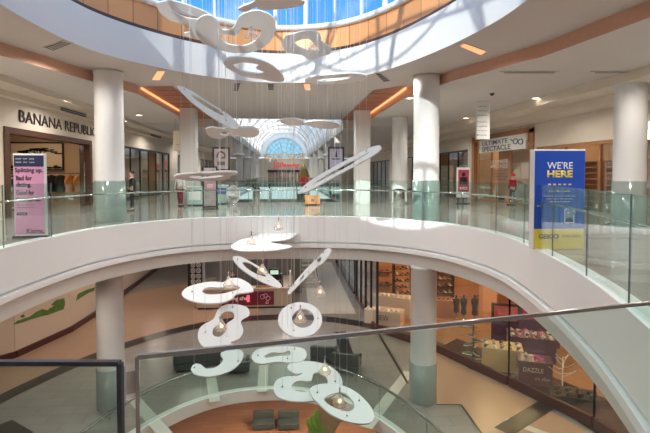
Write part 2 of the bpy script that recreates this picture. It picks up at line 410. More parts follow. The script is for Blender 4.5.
M_wrap = mat('green_grey_column_guard', (.25, .285, .265), .15, noise=.05, coat=.4)
for x, y, r, z in ((-5.93, 16.55, .46, 0), (5.0, 16.3, .45, 0), (-6.02, 16.6, .44, Z2), (4.9, 16.15, .45, Z2), (p.x, p.y, .46, 0)):
    mb = MB(); mb.lathe([(r + .03, z + .02), (r + .03, z + 1.4), (r + .001, z + 1.41)], (x, y, 0), 40, cap=False); mb.build('trim_column_guard', M_wrap, kind='structure')

# ------------------------------------------------------------------ vaulted corridor beyond the void
VR, VS, VX = 3.9, 4.3, -.1
mb = MB()
for s, a in ((-1, -5.7), (1, 4.9)):
    x0, x1 = sorted((VX + s * VR, a)); mb.box(x0, x1, 30, 80, HC - .6, HC)        # deep edge beam along the vault
mb.box(XL - 8, -5.7, 30, 92, HO - .02, HO + .2); mb.box(4.9, XR + 9, 30, 92, HO - .02, HO + .2)
mb.build('ceiling_corridor', M_ceil2, kind='structure')
mb = MB(); mb.box(XL - 8, XR + 9, 29.9, 30, HC, 9.2)
mb2 = MB()
nA = 16
for k in range(nA):
    a0, a1 = PI * k / nA, PI * (k + 1) / nA
    q = [(VX + VR * math.cos(a), VS + .2 + VR * math.sin(a)) for a in (a0, a1)]
    mb2.add([(q[0][0], 30, q[0][1]), (q[1][0], 30, q[1][1]), (q[1][0], 77, q[1][1]), (q[0][0], 77, q[0][1])], [(0, 1, 2, 3)], True)
mb2.build('window_3', M_vault, kind='structure')
mb = MB()
for y in range(30, 78, 5):
    mb.tube([(VX + VR * math.cos(PI * k / 24), y, VS + .2 + VR * math.sin(PI * k / 24)) for k in range(25)], .08, 6)
for k in range(1, nA):
    a = PI * k / nA; mb.bar((VX + VR * math.cos(a), 30, VS + .2 + VR * math.sin(a)), (VX + VR * math.cos(a), 77, VS + .2 + VR * math.sin(a)), .05)
for st in range(-2, 16, 2):        # diagonal lattice bars
    for sg in (1, -1):
        pts = []
        for k in range(25):
            y = 30 + st * 3 + (k if sg > 0 else 24 - k) * .5
            if 30 <= y <= 77: pts.append((VX + (VR - .02) * math.cos(PI * k / 24), y, VS + .2 + (VR - .02) * math.sin(PI * k / 24)))
        if len(pts) > 2: mb.tube(pts, .04, 5)
mb.build('trim_10', mat('grey_white_steel', (.55, .56, .55), .5), kind='structure')
# end wall, blue half dome above it
mb = MB(); mb.box(XL - 8, XR + 9, 80, 80.3, 0, 4.2); mb.build('wall_far', M_cream, kind='structure')
mbg = MB(); mbr = MB(); mb = MB(); mb.box(XL - 8, VX - 4.0, 77, 77.3, 4.2, 9.2); mb.box(VX + 4.0, XR + 9, 77, 77.3, 4.2, 9.2)
for k in range(12):
    a0, a1 = PI * k / 12, PI * (k + 1) / 12
    f = lambda a, r: (VX + r * math.cos(a), 77, 4.3 + r * math.sin(a))
    f2 = lambda a, r: (VX + r * math.cos(a), 76.9, 4.3 + r * math.sin(a)); mbg.add([f2(a0, 3.1), f2(a1, 3.1), f2(a1, 4.1), f2(a0, 4.1)], [(0, 1, 2, 3)])
for r_ in (3.15, 3.9): mbr.tube([(VX + r_ * math.cos(PI * k / 20), 76.8, 4.3 + r_ * math.sin(PI * k / 20)) for k in range(21)], .07, 6)
mbg.build('window_5', M_vault, kind='structure'); mbr.build('trim_14', MATS['grey_white_steel'], kind='structure')
mb.build('wall_vault_end', M_white, kind='structure')
mb = MB(); mr_ = MB()
def dp(a, b): return Vector((VX + 3.1 * math.cos(a) * math.cos(b), 77 + 3.1 * math.sin(b) * 1.0, 4.3 + 3.1 * math.sin(a) * math.cos(b)))
for i in range(12):
    for j in range(6):
        a0, a1, b0, b1 = PI * i / 12, PI * (i + 1) / 12, PI / 2 * j / 6, PI / 2 * (j + 1) / 6
        mb.add([dp(a0, b0), dp(a1, b0), dp(a1, b1), dp(a0, b1)], [(0, 1, 2, 3)], True)
for i in range(13): mr_.tube([dp(PI * i / 12, PI / 2 * j / 8) for j in range(8)], .045, 5)
for j in range(5): mr_.tube([dp(PI * i / 16, PI / 2 * j / 5) for i in range(17)], .045, 5)
mb.build('window_4', M_dome2, kind='structure'); mr_.build('trim_11', M_white, kind='structure')
M_gold = mat('gold_lattice', (.70, .42, .16), .4, .2, noise=.3, nscale=3)
mb = MB()
for k in range(14):
    x = VX - 3.3 + k * .48
    mb.bar((x, 76.8, 4.0), (x + .48, 76.8, 4.75), .1); mb.bar((x + .48, 76.8, 4.0), (x, 76.8, 4.75), .1)
mb.box(VX - 3.4, VX + 3.5, 76.75, 76.85, 3.9, 4.02); mb.box(VX - 3.4, VX + 3.5, 76.75, 76.85, 4.72, 4.82)
mb.build('trim_12', M_gold, kind='structure')
for i, y in enumerate((36, 44, 53, 63, 73)):
    for s, x in (('left', -4.2), ('right', 4.1)):
        if y == 36 and s == 'left': continue
        mb = MB(); mb.box(x - .27, x + .27, y - .27, y + .27, 0, HC - .6)
        mb.lathe([(.42, 3.25), (.5, 3.32), (.5, 3.42), (.42, 3.5)], (x, y, 0), 16) if y in (44, 53) else None
        mb.build('column_corridor_' + s, M_col, kind='structure')

# ------------------------------------------------------------------ copper strips with cove light
def flat(mb, pts, z): mb.add([(x, y, z) for x, y in pts], [tuple(range(len(pts)))])
for s, pts, lip in (('left', [(-4.4, 19.0), (-5.7, 19.3), (-5.7, 34), (-4.4, 34)], (-5.66, 19.3)), ('right', [(3.65, 19.3), (4.75, 18.0), (4.85, 34), (3.65, 34)], (4.8, 18.4))):
    mb = MB(); mb.add([(x, y, HC - .015) for x, y in pts[:2]] + [(x, 30, HC - .015) for x in (pts[2][0], pts[3][0])], [(0, 1, 2, 3)])
    for k in range(9): y = 20 + k * 1.2; mb.box(min(pts[0][0], pts[1][0]), max(pts[0][0], pts[1][0]), y, y + .03, HC - .03, HC - .015)
    mb.build('trim_copper_' + s, M_copper2, kind='structure')
    x = lip[0]; mb = MB(); mb.box(x - .03, x + .03, lip[1], 30, HC - .10, HC - .03); mb.build('trim_cove_light_' + s, M_cove, kind='structure')
# ------------------------------------------------------------------ walls of the upper level with shop openings
def wall_x(name, x, th, y0, y1, z0, z1, holes, m, kind='structure'):
    """wall in the plane x with rectangular openings (ya, yb, za, zb), sorted by y"""
    mb = MB(); y = y0
    for ya, yb, za, zb in sorted(holes):
        mb.box(x - th, x, y, ya, z0, z1)
        if za > z0: mb.box(x - th, x, ya, yb, z0, za)
        mb.box(x - th, x, ya, yb, zb, z1); y = yb
    mb.box(x - th, x, y, y1, z0, z1); return mb.build(name, m, kind=kind)
wall_x('wall_left', XL, .3, YB, 80, 0, HO, [(17.7, 25.3, 0, 3.3), (29.8, 42, 0, 3.4), (45, 54, 0, 3.4), (57, 70, 0, 3.4)], M_cream)
wall_x('wall_right', XR + .3, .3, YB, 80, 0, HO, [(13.0, 22.3, 0, 2.95), (22.6, 29.9, 0, 3.75), (31, 41, 0, 3.3), (43, 52, 0, 3.3), (55, 68, 0, 3.3)], M_cream)
mb = MB()   # shop rooms behind the openings: back and party walls
for x in (XL - 7, XR + 6): mb.box(x - .1, x, 5, 75, 0, HO)
for y in (17.0, 26.5, 43.5, 55.5): mb.box(XL - 7, XL - .3, y, y + .15, 0, HO)
for y in (12.4, 22.38, 30.3, 42, 53.5): mb.box(XR + .3, XR + 6, y, y + .15, 0, HO)
mb.build('wall_shops', mat('warm_shop_plaster', (.55, .40, .27), .6, noise=.06), kind='structure')
# ledges along the walls near the ceiling
mb = MB(); mb.box(XL, XL + .35, YB, 80, 4.35, HO); mb.box(XL, XL + 1.2, YB, 80, 4.55, HO); mb.box(XR - .9, XR, YB, 80, 4.15, HO); mb.box(XR - 2.0, XR, YB, 80, 4.45, HO)
mb.build('trim_13', M_cream, kind='structure')

# ------------------------------------------------------------------ walls of the lower level
LW = V2([(-18, 14), (-11.9, 21.5), (-11.0, 24.8), (-10.8, 28), (-10.9, 60)])
M_tanwall = mat('tan_wall', (.62, .50, .40), .5, noise=.05)
M_base = mat('dark_red_baseboard', (.075, .02, .018), .35)
mb = MB(); mb2 = MB()
for a, b in zip(LW, LW[1:]):
    mb.bar(V3(a, (Z2 - 1.6) / 2), V3(b, (Z2 - 1.6) / 2), .1, -1.6 - Z2)
    n = (b - a).normalized(); n = Vector((n.y, -n.x)) * .1
    mb2.bar(V3(a + n, Z2 + .14), V3(b + n, Z2 + .14), .12, .28)
mb.build('wall_left_lower', M_tanwall, kind='structure'); mb2.build('baseboard_left_lower', M_base, kind='structure')
SH = V2([(4.6, 60), (4.7, 23.5), (6.8, 20.7), (8.5, 17), (9.8, 13.9), (10.6, 8), (10.6, -12)])
mb = MB(); mb.box(XR + 4, XR + 4.2, 8, 30, Z2, -1.6); mb.box(4.9, XR + 4, 30, 30.2, Z2, -1.6); mb.build('wall_shoe_shop', mat('orange_shop_wall', (.62, .33, .16), .5, noise=.08), kind='structure')
# floor of the shoe shop, timber
mb = MB(); P_ = [SH[1], SH[2], SH[3], SH[4], SH[5], Vector((XR + 4, 8)), Vector((XR + 4, 30)), Vector((4.7, 30))]
mb.add([V3(p, Z2 + .008) for p in P_], [tuple(range(len(P_)))]); mb.build('floor_shoe_shop', tilemat('shop_timber', (.52, .27, .13), (.45, .22, .10), (.2, .1, .05), 1.8, .18, .3), kind='structure')
# lower corridor: end wall and lit shop windows along the right side
mb = MB(); mb.box(XL - 8, XR + 9, 60, 60.2, Z2, -1.6); mb.build('wall_end_lower', M_cream, kind='structure')

# ------------------------------------------------------------------ inlaid floor bands
def pz(x, y, z=Z2): p = at_z(x, y, z); return Vector((p.x, p.y))
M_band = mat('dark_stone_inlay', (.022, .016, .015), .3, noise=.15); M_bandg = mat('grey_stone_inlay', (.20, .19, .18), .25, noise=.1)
M_tan = mat('tan_stone_floor', (.40, .255, .175), .3, noise=.08, nscale=1.2); M_pale = mat('pale_stone_and_painted_daylight', (.62, .60, .55), .3, noise=.05)
c0 = Vector((-.6, 10)); E1 = [c0 + Vector((11.1 * math.cos(t), 16.8 * math.sin(t))) for t in [2 * PI * i / NR for i in range(NR)]]
E2 = [c0 + (p - c0) * .945 for p in E1]
mb = MB(); ring_surf(mb, E1, Z2 + .010, E2, Z2 + .010, False, False); mb.build('floor_inlay_oval', M_band, kind='structure')
mb = MB()
E3 = [c0 + (p - c0) * 1.6 for p in E1]
b0 = NR // 4 + 3; 
for i in range(b0, b0 + 70): mb.add([V3(E1[i], Z2 + .006), V3(E3[i], Z2 + .006), V3(E3[i + 1], Z2 + .006), V3(E1[i + 1], Z2 + .006)], [(0, 1, 2, 3)])
mb.add([V3(pz(x, y), Z2 + .005) for x, y in ((436, 352), (518, 392), (575, 425), (612, 450), (640, 480), (520, 470), (486, 440), (461, 405), (436, 405))], [tuple(range(9))])
mb.build('floor_inlay_tan', M_tan, kind='structure')
mb = MB()
def strip(mb, a, b, w, z=Z2 + .014):
    a, b = Vector(a), Vector(b); n = (b - a).normalized(); n = Vector((n.y, -n.x)) * w / 2
    mb.add([V3(a + n, z), V3(b + n, z), V3(b - n, z), V3(a - n, z)], [(0, 1, 2, 3)])
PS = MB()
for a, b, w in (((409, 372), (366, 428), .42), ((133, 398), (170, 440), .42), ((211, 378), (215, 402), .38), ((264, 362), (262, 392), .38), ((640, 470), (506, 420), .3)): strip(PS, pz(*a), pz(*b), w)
PS.add([V3(pz(x, y), Z2 + .012) for x, y in ((303, 262), (331, 262), (356, 314), (309, 314))], [(0, 1, 2, 3)])  # skylit brightness of the corridor floor, painted as a pale quad
PS.build('floor_inlay_pale_and_daylight', M_pale, kind='structure')
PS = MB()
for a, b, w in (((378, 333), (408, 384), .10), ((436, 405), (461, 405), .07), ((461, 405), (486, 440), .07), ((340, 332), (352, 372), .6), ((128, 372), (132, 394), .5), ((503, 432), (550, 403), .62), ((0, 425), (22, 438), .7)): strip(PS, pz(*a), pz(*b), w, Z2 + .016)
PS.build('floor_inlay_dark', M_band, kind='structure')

# ------------------------------------------------------------------ recessed downlights, and bare spots added as interior fill
def downlight(px, py, z, e=0, lab=None, grp=None, r=.16, spot=True, col=(1, .86, .70)):
    p = at_z(px, py, z) if py is not None else Vector(px)
    t = thing('downlight', lab, 'ceiling light', (p.x, p.y, z), grp)
    mb = MB(); mb.lathe([(r + .04, -.025), (r + .04, -.002), (r, -.002), (r, -.02)], (p.x, p.y, z), 20, cap=False); mb.add([], []); mb.build('rim', M_white, t)
    mb = MB(); mb.lathe([(0, -.012), (r, -.012)], (p.x, p.y, z), 20, cap=False); mb.build('lamp', M_lamp, t)
    if e: lamp(p.x, p.y, z - .08, e, col)
    return t
def lamp(x, y, z, e, col=(1, .95, .88), ang=165, size=.12):
    l = bpy.data.lights.new('ceiling_fill_lamp', 'SPOT'); l.energy = e * LAMP; l.color = col; l.spot_size = R(ang); l.spot_blend = .6; l.shadow_soft_size = size
    o = bpy.data.objects.new('ceiling_fill_lamp', l); COL.objects.link(o); o.location = (x, y, z); return o  # bare spot without a fitting, added for interior fill
DL = [(139, 115, HO, 'small round downlight above the left walkway, nearer to the square column'), (172, 127, HO, 'small round downlight behind the pale hanging banner on the left'),
      (410, 98, HO, 'round downlight partly hidden by the big sunlit round column'), (536, 98, HO, 'round glowing downlight above the blue and yellow standing sign'),
      (466, 118, HO, 'small downlight between the big round column and the hanging white sign'), (585, 64, HO, 'faint round downlight above and left of the far right column')]
for a, b, z, lab in DL[:5]: downlight(a, b, z, 0, lab, None, .14)
UP_L = [(-8.5, 8), (-8.5, 14), (-8.3, 20), (-8.3, 27), (-8.3, 34), (-8, 44), (9.4, 6), (9.8, 12), (9.6, 18), (8.6, 24), (9, 31), (9, 42), (-3, -5), (4, -5), (-.4, 21.5), (2.6, 22), (-3, 22), (-2, 27), (2, 27)]
for x, y in UP_L:
    z = HC if -6 < x < 5 else HO
    lamp(x, y, z - .12, 275)
LO_L = [(-9, 20), (-9, 26), (-7, 14), (-8.5, 8), (-4, 21), (0, 21), (3, 21), (-5, 27), (0, 26), (-9, 33), (7.5, 13), (7, 18), (8.5, 8), (-6, -3), (0, -4), (6, -3), (0, 35), (-4, 44), (2, 44)]
for x, y in LO_L: lamp(x, y, -1.75, 215, (1, .87, .74))
RG = offset(CEIL, 1.0)
for i in range(0, NR, 18): lamp(RG[i].x, RG[i].y, HC - .12, 300)  # extra ring of spots, added to brighten fascia and sculptures
for x, y in ((12.5, 14), (12, 18), (10, 22), (8, 26), (13, 24), (13, 10)): lamp(x, y, -1.85, 420, (1, .60, .30))      # shoe shop
for x, y in ((-12.3, 19.5), (-12.3, 23.5), (-12.3, 33), (-12.3, 39), (-12.3, 50), (-12.3, 62)): lamp(x, y, HO - .3, 150, (1, .74, .48))
for x, y in ((15, 15), (15, 20), (15, 24.5), (15, 28.5), (15, 35), (15, 47), (15, 60)): lamp(x, y, HO - .3, 190, (1, .66, .38))
for x, y in ((-7, 56), (-7, 68), (7, 56), (7, 68), (0, 74)): lamp(x, y, 4.0, 500)
for x, y in ((-6.5, 8), (5.5, 12), (-3, 21), (2, 24)): lamp(x, y, -7.8, 1500, (1, .8, .6))

# ------------------------------------------------------------------ text and flat graphics
def text(body, c, rt, up, w, h, m, parent, name='lettering', bold=0.0, ext=.004, shear=0):
    """lettering fitted in a w x h box centred on c; lies along rt, stands along up"""
    cu = bpy.data.curves.new(name, 'FONT'); cu.body = body; cu.size = 1; cu.offset = bold; cu.extrude = 0; cu.resolution_u = 3; cu.align_x = 'LEFT'; cu.shear = shear
    tmp = bpy.data.objects.new('tmp', cu); COL.objects.link(tmp)
    dg = bpy.context.evaluated_depsgraph_get(); me = bpy.data.meshes.new_from_object(tmp.evaluated_get(dg))
    bpy.data.objects.remove(tmp, do_unlink=True); bpy.data.curves.remove(cu)
    xs = [v.co.x for v in me.vertices]; ys = [v.co.y for v in me.vertices]
    x0, x1, y0, y1 = min(xs), max(xs), min(ys), max(ys); sx, sy = w / (x1 - x0), h / (y1 - y0)
    rt, up, c = Vector(rt).normalized(), Vector(up).normalized(), Vector(c); n = rt.cross(up)
    for v in me.vertices: v.co = c + rt * ((v.co.x - (x0 + x1) / 2) * sx) + up * ((v.co.y - (y0 + y1) / 2) * sy) + n * (v.co.z + ext)
    bm = bmesh.new(); bm.from_mesh(me)
    r = bmesh.ops.extrude_face_region(bm, geom=bm.faces[:]); bmesh.ops.translate(bm, verts=[g for g in r['geom'] if isinstance(g, bmesh.types.BMVert)], vec=-n * ext * .9)
    bmesh.ops.recalc_face_normals(bm, faces=bm.faces); bm.to_mesh(me); bm.free()
    me.name = name; me.materials.clear(); me.materials.append(m)
    o = bpy.data.objects.new(name, me); COL.objects.link(o)
    if parent: child(o, parent)
    return o
def panel(name, c, rt, up, w, h, m, parent, d=.006, off=0):
    rt, up, c = Vector(rt).normalized(), Vector(up).normalized(), Vector(c); n = rt.cross(up)
    mb = MB(); mb.obox(c + n * (off + d / 2), rt * w / 2, up * h / 2, n * d / 2); return mb.build(name, m, parent)
Z = Vector((0, 0, 1)); X = Vector((1, 0, 0)); Y = Vector((0, 1, 0))

# ------------------------------------------------------------------ glass balustrades
def balustrade(name, label, rim, z, gtop, htop, npan, skip, group=None):
    t = thing(name, label, 'railing', (rim[0].x, rim[0].y, z))
    path = resample(offset(rim, .05), npan * 6); rail = offset(path, .11)
    runs = []; cur = []
    for k in range(npan):
        a, b = path[k * 6], path[(k * 6 + 6) % len(path)]
        if skip((a + b) / 2):
            if cur: runs.append(cur); cur = []
            continue
        mb = MB(); P_ = [path[(k * 6 + i) % len(path)] for i in range(7)]
        P_[0] = P_[0].lerp(P_[1], .04); P_[6] = P_[6].lerp(P_[5], .04)
        Q_ = [p + (Vector((P_[6] - P_[0]).normalized()).yx * Vector((1, -1))) * .014 for p in P_]
        n_ = 7; vs = [V3(p, z - .12) for p in P_] + [V3(p, z + gtop) for p in P_] + [V3(p, z - .12) for p in Q_] + [V3(p, z + gtop) for p in Q_]
        fs = [(i, i + 1, n_ + i + 1, n_ + i) for i in range(6)] + [(14 + i, 21 + i, 21 + i + 1, 14 + i + 1) for i in range(6)] + [(7 + i, 7 + i + 1, 21 + i + 1, 21 + i) for i in range(6)] + [(0, 7, 21, 14), (6, 20, 27, 13)]
        mb.add(vs, fs); o = mb.build('glass_panel', M_glass, t)
        o.data.materials.append(M_edge)
        for f in o.data.polygons:
            if abs(f.normal.z) > .8 or f.index >= 18: f.material_index = 1
        mb = MB(); q = path[(k * 6 + 3) % len(path)]; r_ = rail[(k * 6 + 3) % len(path)]
        mb.bar(V3(q, z + htop - .07), V3(r_, z + htop - .07), .018); mb.bar(V3(r_, z + htop - .075), V3(r_, z + htop - .02), .016)
        mb.lathe([(0, -.02), (.03, -.02), (.03, .02), (0, .02)], V3(q, z + htop - .07), 10); mb.build('rail_bracket', M_steel, t)
        cur += [V3(rail[(k * 6 + i) % len(path)], z + htop) for i in range(6)]
    if cur: runs.append(cur)
    if len(runs) == 2 and npan: runs = [runs[1] + runs[0]]
    for r_ in runs: mb = MB(); mb.tube(r_, .024 if z == 0 else .036, 8); mb.build('handrail', M_steel, t)
    return t
balustrade('glass_balustrade', 'frameless glass railing with steel handrail round the upper oval opening', RIM3, 0, 1.40, 1.02, 26, lambda p: p.y < 1.9)
balustrade('glass_balustrade', 'glass railing round the smaller oval opening in the floor below', RIM2, Z2, 1.18, 1.04, 20, lambda p: p.y < 2.5)
M_edgeL = mat('dark_polished_edge', (.05, .05, .065), .1, .3); M_edgeR = mat('bright_polished_edge', (.32, .29, .27), .2, .5)
def near_panel(label, a, b, wtop):
    t = thing('glass_guard_panel', label, 'glass panel', (a.x, a.y, 0)); d = (b - a); d.z = 0; d.normalize(); n = Vector((d.y, -d.x, 0))
    mb = MB(); c = (a + b) / 2; L = (b - a).length / 2
    mb.obox((c.x, c.y, .64), d * (L - .003), n * wtop * .45, (0, 0, .755)); mb.build('glass_sheet', M_glass, t)
    mb = MB(); mb.obox((c.x, c.y, 1.4), d * L, n * wtop / 2, (0, 0, .003)); mb.build('polished_top_edge', M_edgeL if 'left' in label else M_edgeR, t)
    e = b if 'left' in label else a
    mb = MB(); mb.obox((e.x, e.y, .64), d * .003 if 'left' in label else d * .0025, n * wtop / 2, (0, 0, .76)); mb.build('polished_side_edge', M_edgeL if 'left' in label else M_edgeR, t)
    return t
a, b = at_z(-260, 362, 1.4), at_z(120, 363, 1.4); near_panel('close-up glass guard panel on the left with dark polished edge', a, b, .009)
a, b = at_z(137, 357, 1.4), at_z(650, 303, 1.4); b = a + (b - a) * 1.75; near_panel('close-up glass guard panel on the right with bright sloping top edge', a, b, .006)
mb = MB(); path = [V3(p, 0) for p in offset(RIM3, .2) if p.y < 2.2]
# corridor void rails
def straight_rail(label, a, b, z, n, h=1.1):
    a, b = Vector(a), Vector(b); t = thing('glass_balustrade', label, 'railing', (a.x, a.y, z))
    for k in range(n):
        p, q = a.lerp(b, (k + .02) / n), a.lerp(b, (k + .98) / n); mb = MB(); mb.bar(V3(p, z + h / 2 - .03), V3(q, z + h / 2 - .03), .014, h); mb.build('glass_panel', M_glass, t)
    mb = MB(); mb.bar(V3(a, z + h + .02), V3(b, z + h + .02), .05, .04); mb.build('handrail', M_steel, t)
    for k in range(n + 1): p = a.lerp(b, k / n); mb = MB(); mb.bar(V3(p, z - .05), V3(p, z + h), .04); mb.build('post', M_steel, t)
straight_rail('glass railing across the near end of the corridor opening', (-3.4, YF + .1), (3.2, YF + .1), 0, 5)
straight_rail('glass railing along the left side of the corridor opening', (-3.5, YF + .3), (-3.5, 62), 0, 16)
straight_rail('glass railing along the right side of the corridor opening', (3.3, YF + .3), (3.3, 62), 0, 16)
straight_rail('glass railing across the far end of the corridor opening', (-3.4, 62.2), (3.2, 62.2), 0, 4)
# bridge and escalators in the corridor void
def escalator(label, x, y0, y1, z0, z1, side):
    t = thing('escalator', label, 'escalator', (x, y0, z0)); a, b = Vector((x, y0, z0)), Vector((x, y1, z1)); n = 28
    for s in (-.55, .55):
        mb = MB(); mb.bar(a + Vector((s, 0, .35)), b + Vector((s, 0, .35)), .06, .9); mb.build('side_panel', side, t)
        mb = MB(); mb.tube([a + Vector((s, -.8, .85)), a + Vector((s, 0, 1.0)), b + Vector((s, 0, 1.0)), b + Vector((s, .8, .95))], .045, 6); mb.build('handrail', M_black, t)
    mb = MB()
    for k in range(n): p = a.lerp(b, k / n); mb.box(x - .5, x + .5, p.y, p.y + (y1 - y0) / n + .01, p.z - .3, p.z)
    mb.build('steps', M_steel, t)
escalator('pale escalator rising through the corridor opening, left of the pair', -1.6, 44, 32, Z2 + .1, -.1, M_white)
escalator('pale escalator rising through the corridor opening, right of the pair', 1.7, 33, 46, Z2 + .1, -.1, M_white)

# ------------------------------------------------------------------ advertising stands by the railing
M_pink = mat('pink_print', (.60, .28, .44), .35); M_navy = mat('navy_print', (.02, .025, .07), .35); M_ink = mat('black_print', (.02, .015, .03), .4)
M_whitep = mat('white_print', (.85, .85, .85), .4); M_blue = mat('royal_blue_print', (.018, .07, .42), .32, noise=.25, nscale=.8); M_yel = mat('yellow_print', (.80, .62, .08), .35)
M_ltbl = mat('pale_blue_print', (.12, .26, .62), .4)
p = at_z(30.5, 238, 0); p.z = 0; t = thing('advertising_stand', 'pink poster stand with black lettering behind the glass on the left', 'sign', p)
rt, n = Vector((.985, .10, 0)).normalized(), None; n = rt.cross(Z); w, h, d = .72, 2.15, .16
mb = MB(); mb.obox(p + Z * (h / 2 + .01) - n * d / 2, rt * w / 2, Z * h / 2, n * d / 2); mb.build('cabinet', M_white, t, bevel=.008)
mb = MB(); mb.obox(p + Z * .03 - n * d / 2, rt * (w / 2 + .05), Z * .03, n * (d / 2 + .04)); mb.build('base', M_dark, t)
def sp(fx, fz): return p + rt * (fx * w) + Z * (fz * h)      # fx -0.5..0.5, fz 0..1
panel('poster', sp(0, .445), rt, Z, w * .96, h * .80, M_pink, t); panel('header_strip', sp(0, .915), rt, Z, w * .96, h * .135, M_navy, t)
for k, (s_, ww, fx) in enumerate((('Splitting up.', .80, 0), ('Bad for', .46, -.16), ('dating.', .43, -.175), ('Good for', .52, -.13), ('the group chat.', .72, -.03))):
    text(s_, sp(fx, .80 - k * .086) + n * .007, rt, Z, w * min(.9, ww * 1.12), .155 if 'g' in s_ else .125, M_ink, t, bold=.03)
for k in range(2): text('Pay in 4 interest free with us', sp(-.1, .395 - k * .03) + n * .007, rt, Z, w * .6, .03, M_ink, t)
mb = MB(); mb.obox(sp(-.25, .29) + n * .008, rt * .12, Z * .035, n * .002); mb.build('button_graphic', M_ink, t, bevel=.015)
text('Get the app', sp(-.25, .29) + n * .011, rt, Z, .17, .025, M_whitep, t)
text('Klarna.', sp(.17, .085) + n * .007, rt, Z, w * .56, .12, M_ink, t, bold=.015)
for k in range(2): text('MACYS   SEPHORA   NIKE'.replace('MACYS', 'SHOP').replace('SEPHORA', 'PAY').replace('NIKE', 'SAVE'), sp(-.12, .94 - k * .04) + n * .007, rt, Z, w * .6, .028, M_whitep, t)
p = at_z(555, 251, 0); p.z = 0; t = thing('advertising_stand', 'blue and yellow poster stand reading WE\'RE HERE by the right railing', 'sign', p)
rt = Vector((1, -.03, 0)).normalized(); n = rt.cross(Z); w, h, d = 1.13, 2.16, .2
p = p + Vector((.18, .17, 0))
mb = MB(); mb.obox(p + Z * (h / 2 + .01) - n * d / 2, rt * w / 2, Z * h / 2, n * d / 2); mb.build('cabinet', M_white, t, bevel=.008)
panel('poster', sp(0, .6), rt, Z, w * .985, h * .78, M_blue, t); panel('yellow_band', sp(0, .105), rt, Z, w * .985, h * .2, M_yel, t)
text("WE'RE", sp(0, .845) + n * .007, rt, Z, w * .50, .15, M_whitep, t, bold=.0); text('HERE', sp(0, .76) + n * .007, rt, Z, w * .50, .15, M_yel, t, bold=.035)
for k in range(5): panel('small_icon', sp(-.2 + .1 * k, .655) + n * .006, rt, Z, .06, .03, M_yel, t, .002)
text('Ryan McGowan', sp(0, .585) + n * .007, rt, Z, w * .42, .04, M_yel, t, bold=.01)
for k in range(3): text('Local office in the mall area', sp(0, .54 - .028 * k) + n * .007, rt, Z, w * (.62 - .1 * k), .026, M_whitep, t)
panel('portrait_card', sp(.2, .34) + n * .006, rt, Z, .22, .31, M_whitep, t, .003); panel('portrait', sp(.2, .34) + n * .009, rt, Z, .19, .28, M_ltbl, t, .002)
mb = MB(); c = sp(.2, .355) + n * .012; mb.add([c + rt * .045 * math.cos(a_) + Z * .06 * math.sin(a_) for a_ in [PI * k / 8 for k in range(16)]], [tuple(range(16))]); mb.build('portrait_face', mat('print_skin', (.55, .32, .23), .5), t)
mb = MB(); c = sp(.2, .28) + n * .0125; mb.add([c - rt * .09 - Z * .01, c + rt * .09 - Z * .01, c + rt * .085 + Z * .06, c + rt * .03 + Z * .085, c - rt * .03 + Z * .085, c - rt * .085 + Z * .06], [(0, 1, 2, 3, 4, 5)]); mb.build('portrait_jacket', M_navy, t)
text('GEICO', sp(-.20, .135) + n * .008, rt, Z, w * .40, .11, M_navy, t, bold=.04); text('LOCAL OFFICE', sp(.24, .135) + n * .008, rt, Z, w * .36, .05, M_ink, t)

# ------------------------------------------------------------------ shop fronts, upper left
def shopfront(label, x, y0, y1, h, frame, bays, sx, door=True, grp=None):
    """glazed front in the plane x; sx = +1 when it faces +x"""
    t = thing('shopfront', label, 'shopfront', (x, y0, 0), grp)
    mb = MB(); mb.box(x - .06, x + .06, y0 + .02, y1 - .02, .02, .12); mb.build('plinth', frame, t)
    mb = MB(); mb.box(x - .07, x + .07, y0, y1, h - .14, h); mb.build('head_frame', frame, t)
    for k in range(bays + 1):
        y = y0 + (y1 - y0) * k / bays; y = min(max(y, y0 + .04), y1 - .04); mb = MB(); mb.box(x - .05, x + .05, y - .04, y + .04, .12, h - .14); mb.build('mullion', frame, t)
    for k in range(bays):
        ya, yb = y0 + (y1 - y0) * k / bays + .04, y0 + (y1 - y0) * (k + 1) / bays - .04
        if door and k == bays // 2: continue
        mb = MB(); mb.box(x - .006, x + .006, ya, yb, .12, h - .14); mb.build('glass_pane', M_clear, t)
    return t
# entrance with the walnut portal
t = thing('shop_portal', 'walnut-framed clothing shop entrance under BANANA REPUBLIC letters', 'shopfront', (XL, 21.5, 0))
for nm, y, ww in (('jamb', 17.85, .22), ('jamb', 25.15, .22)): mb = MB(); mb.box(XL - .45, XL + .06, y - ww / 2 - .05, y + ww / 2 + .05, 0, 3.12); mb.build(nm, M_wood, t)
mb = MB(); mb.box(XL - .45, XL + .06, 17.7, 25.3, 3.12, 3.34); mb.build('lintel', M_wood, t)
mb = MB(); mb.box(XL - .32, XL - .28, 18.05, 18.5, .1, 3.1); mb.build('side_light', M_clear, t)
mb = MB(); mb.box(XL - .12, XL - .08, 24.2, 25.0, .1, 3.05); mb.build('glass_door', M_clear, t)
mb = MB(); mb.tube([(XL + .02, 24.4, .7), (XL + .02, 24.4, 2.2)], .025, 8); mb.build('door_handle', M_steel, t)
y0, y1 = at_x(19, 115, XL + .02).y, at_x(96, 133, XL + .02).y
text('BANANA REPUBLIC', (XL + .02, (y0 + y1) / 2, 3.83), Y, Z, y1 - y0, .46, mat('bronze_letter', (.05, .045, .05), .3, .3), t, 'sign_letters', bold=.004, ext=.02)
t = thing('framed_picture', 'wide framed picture of a spreading tree inside the clothing shop', 'picture', (-13.2, 26.4, 1.8))
mb = MB()
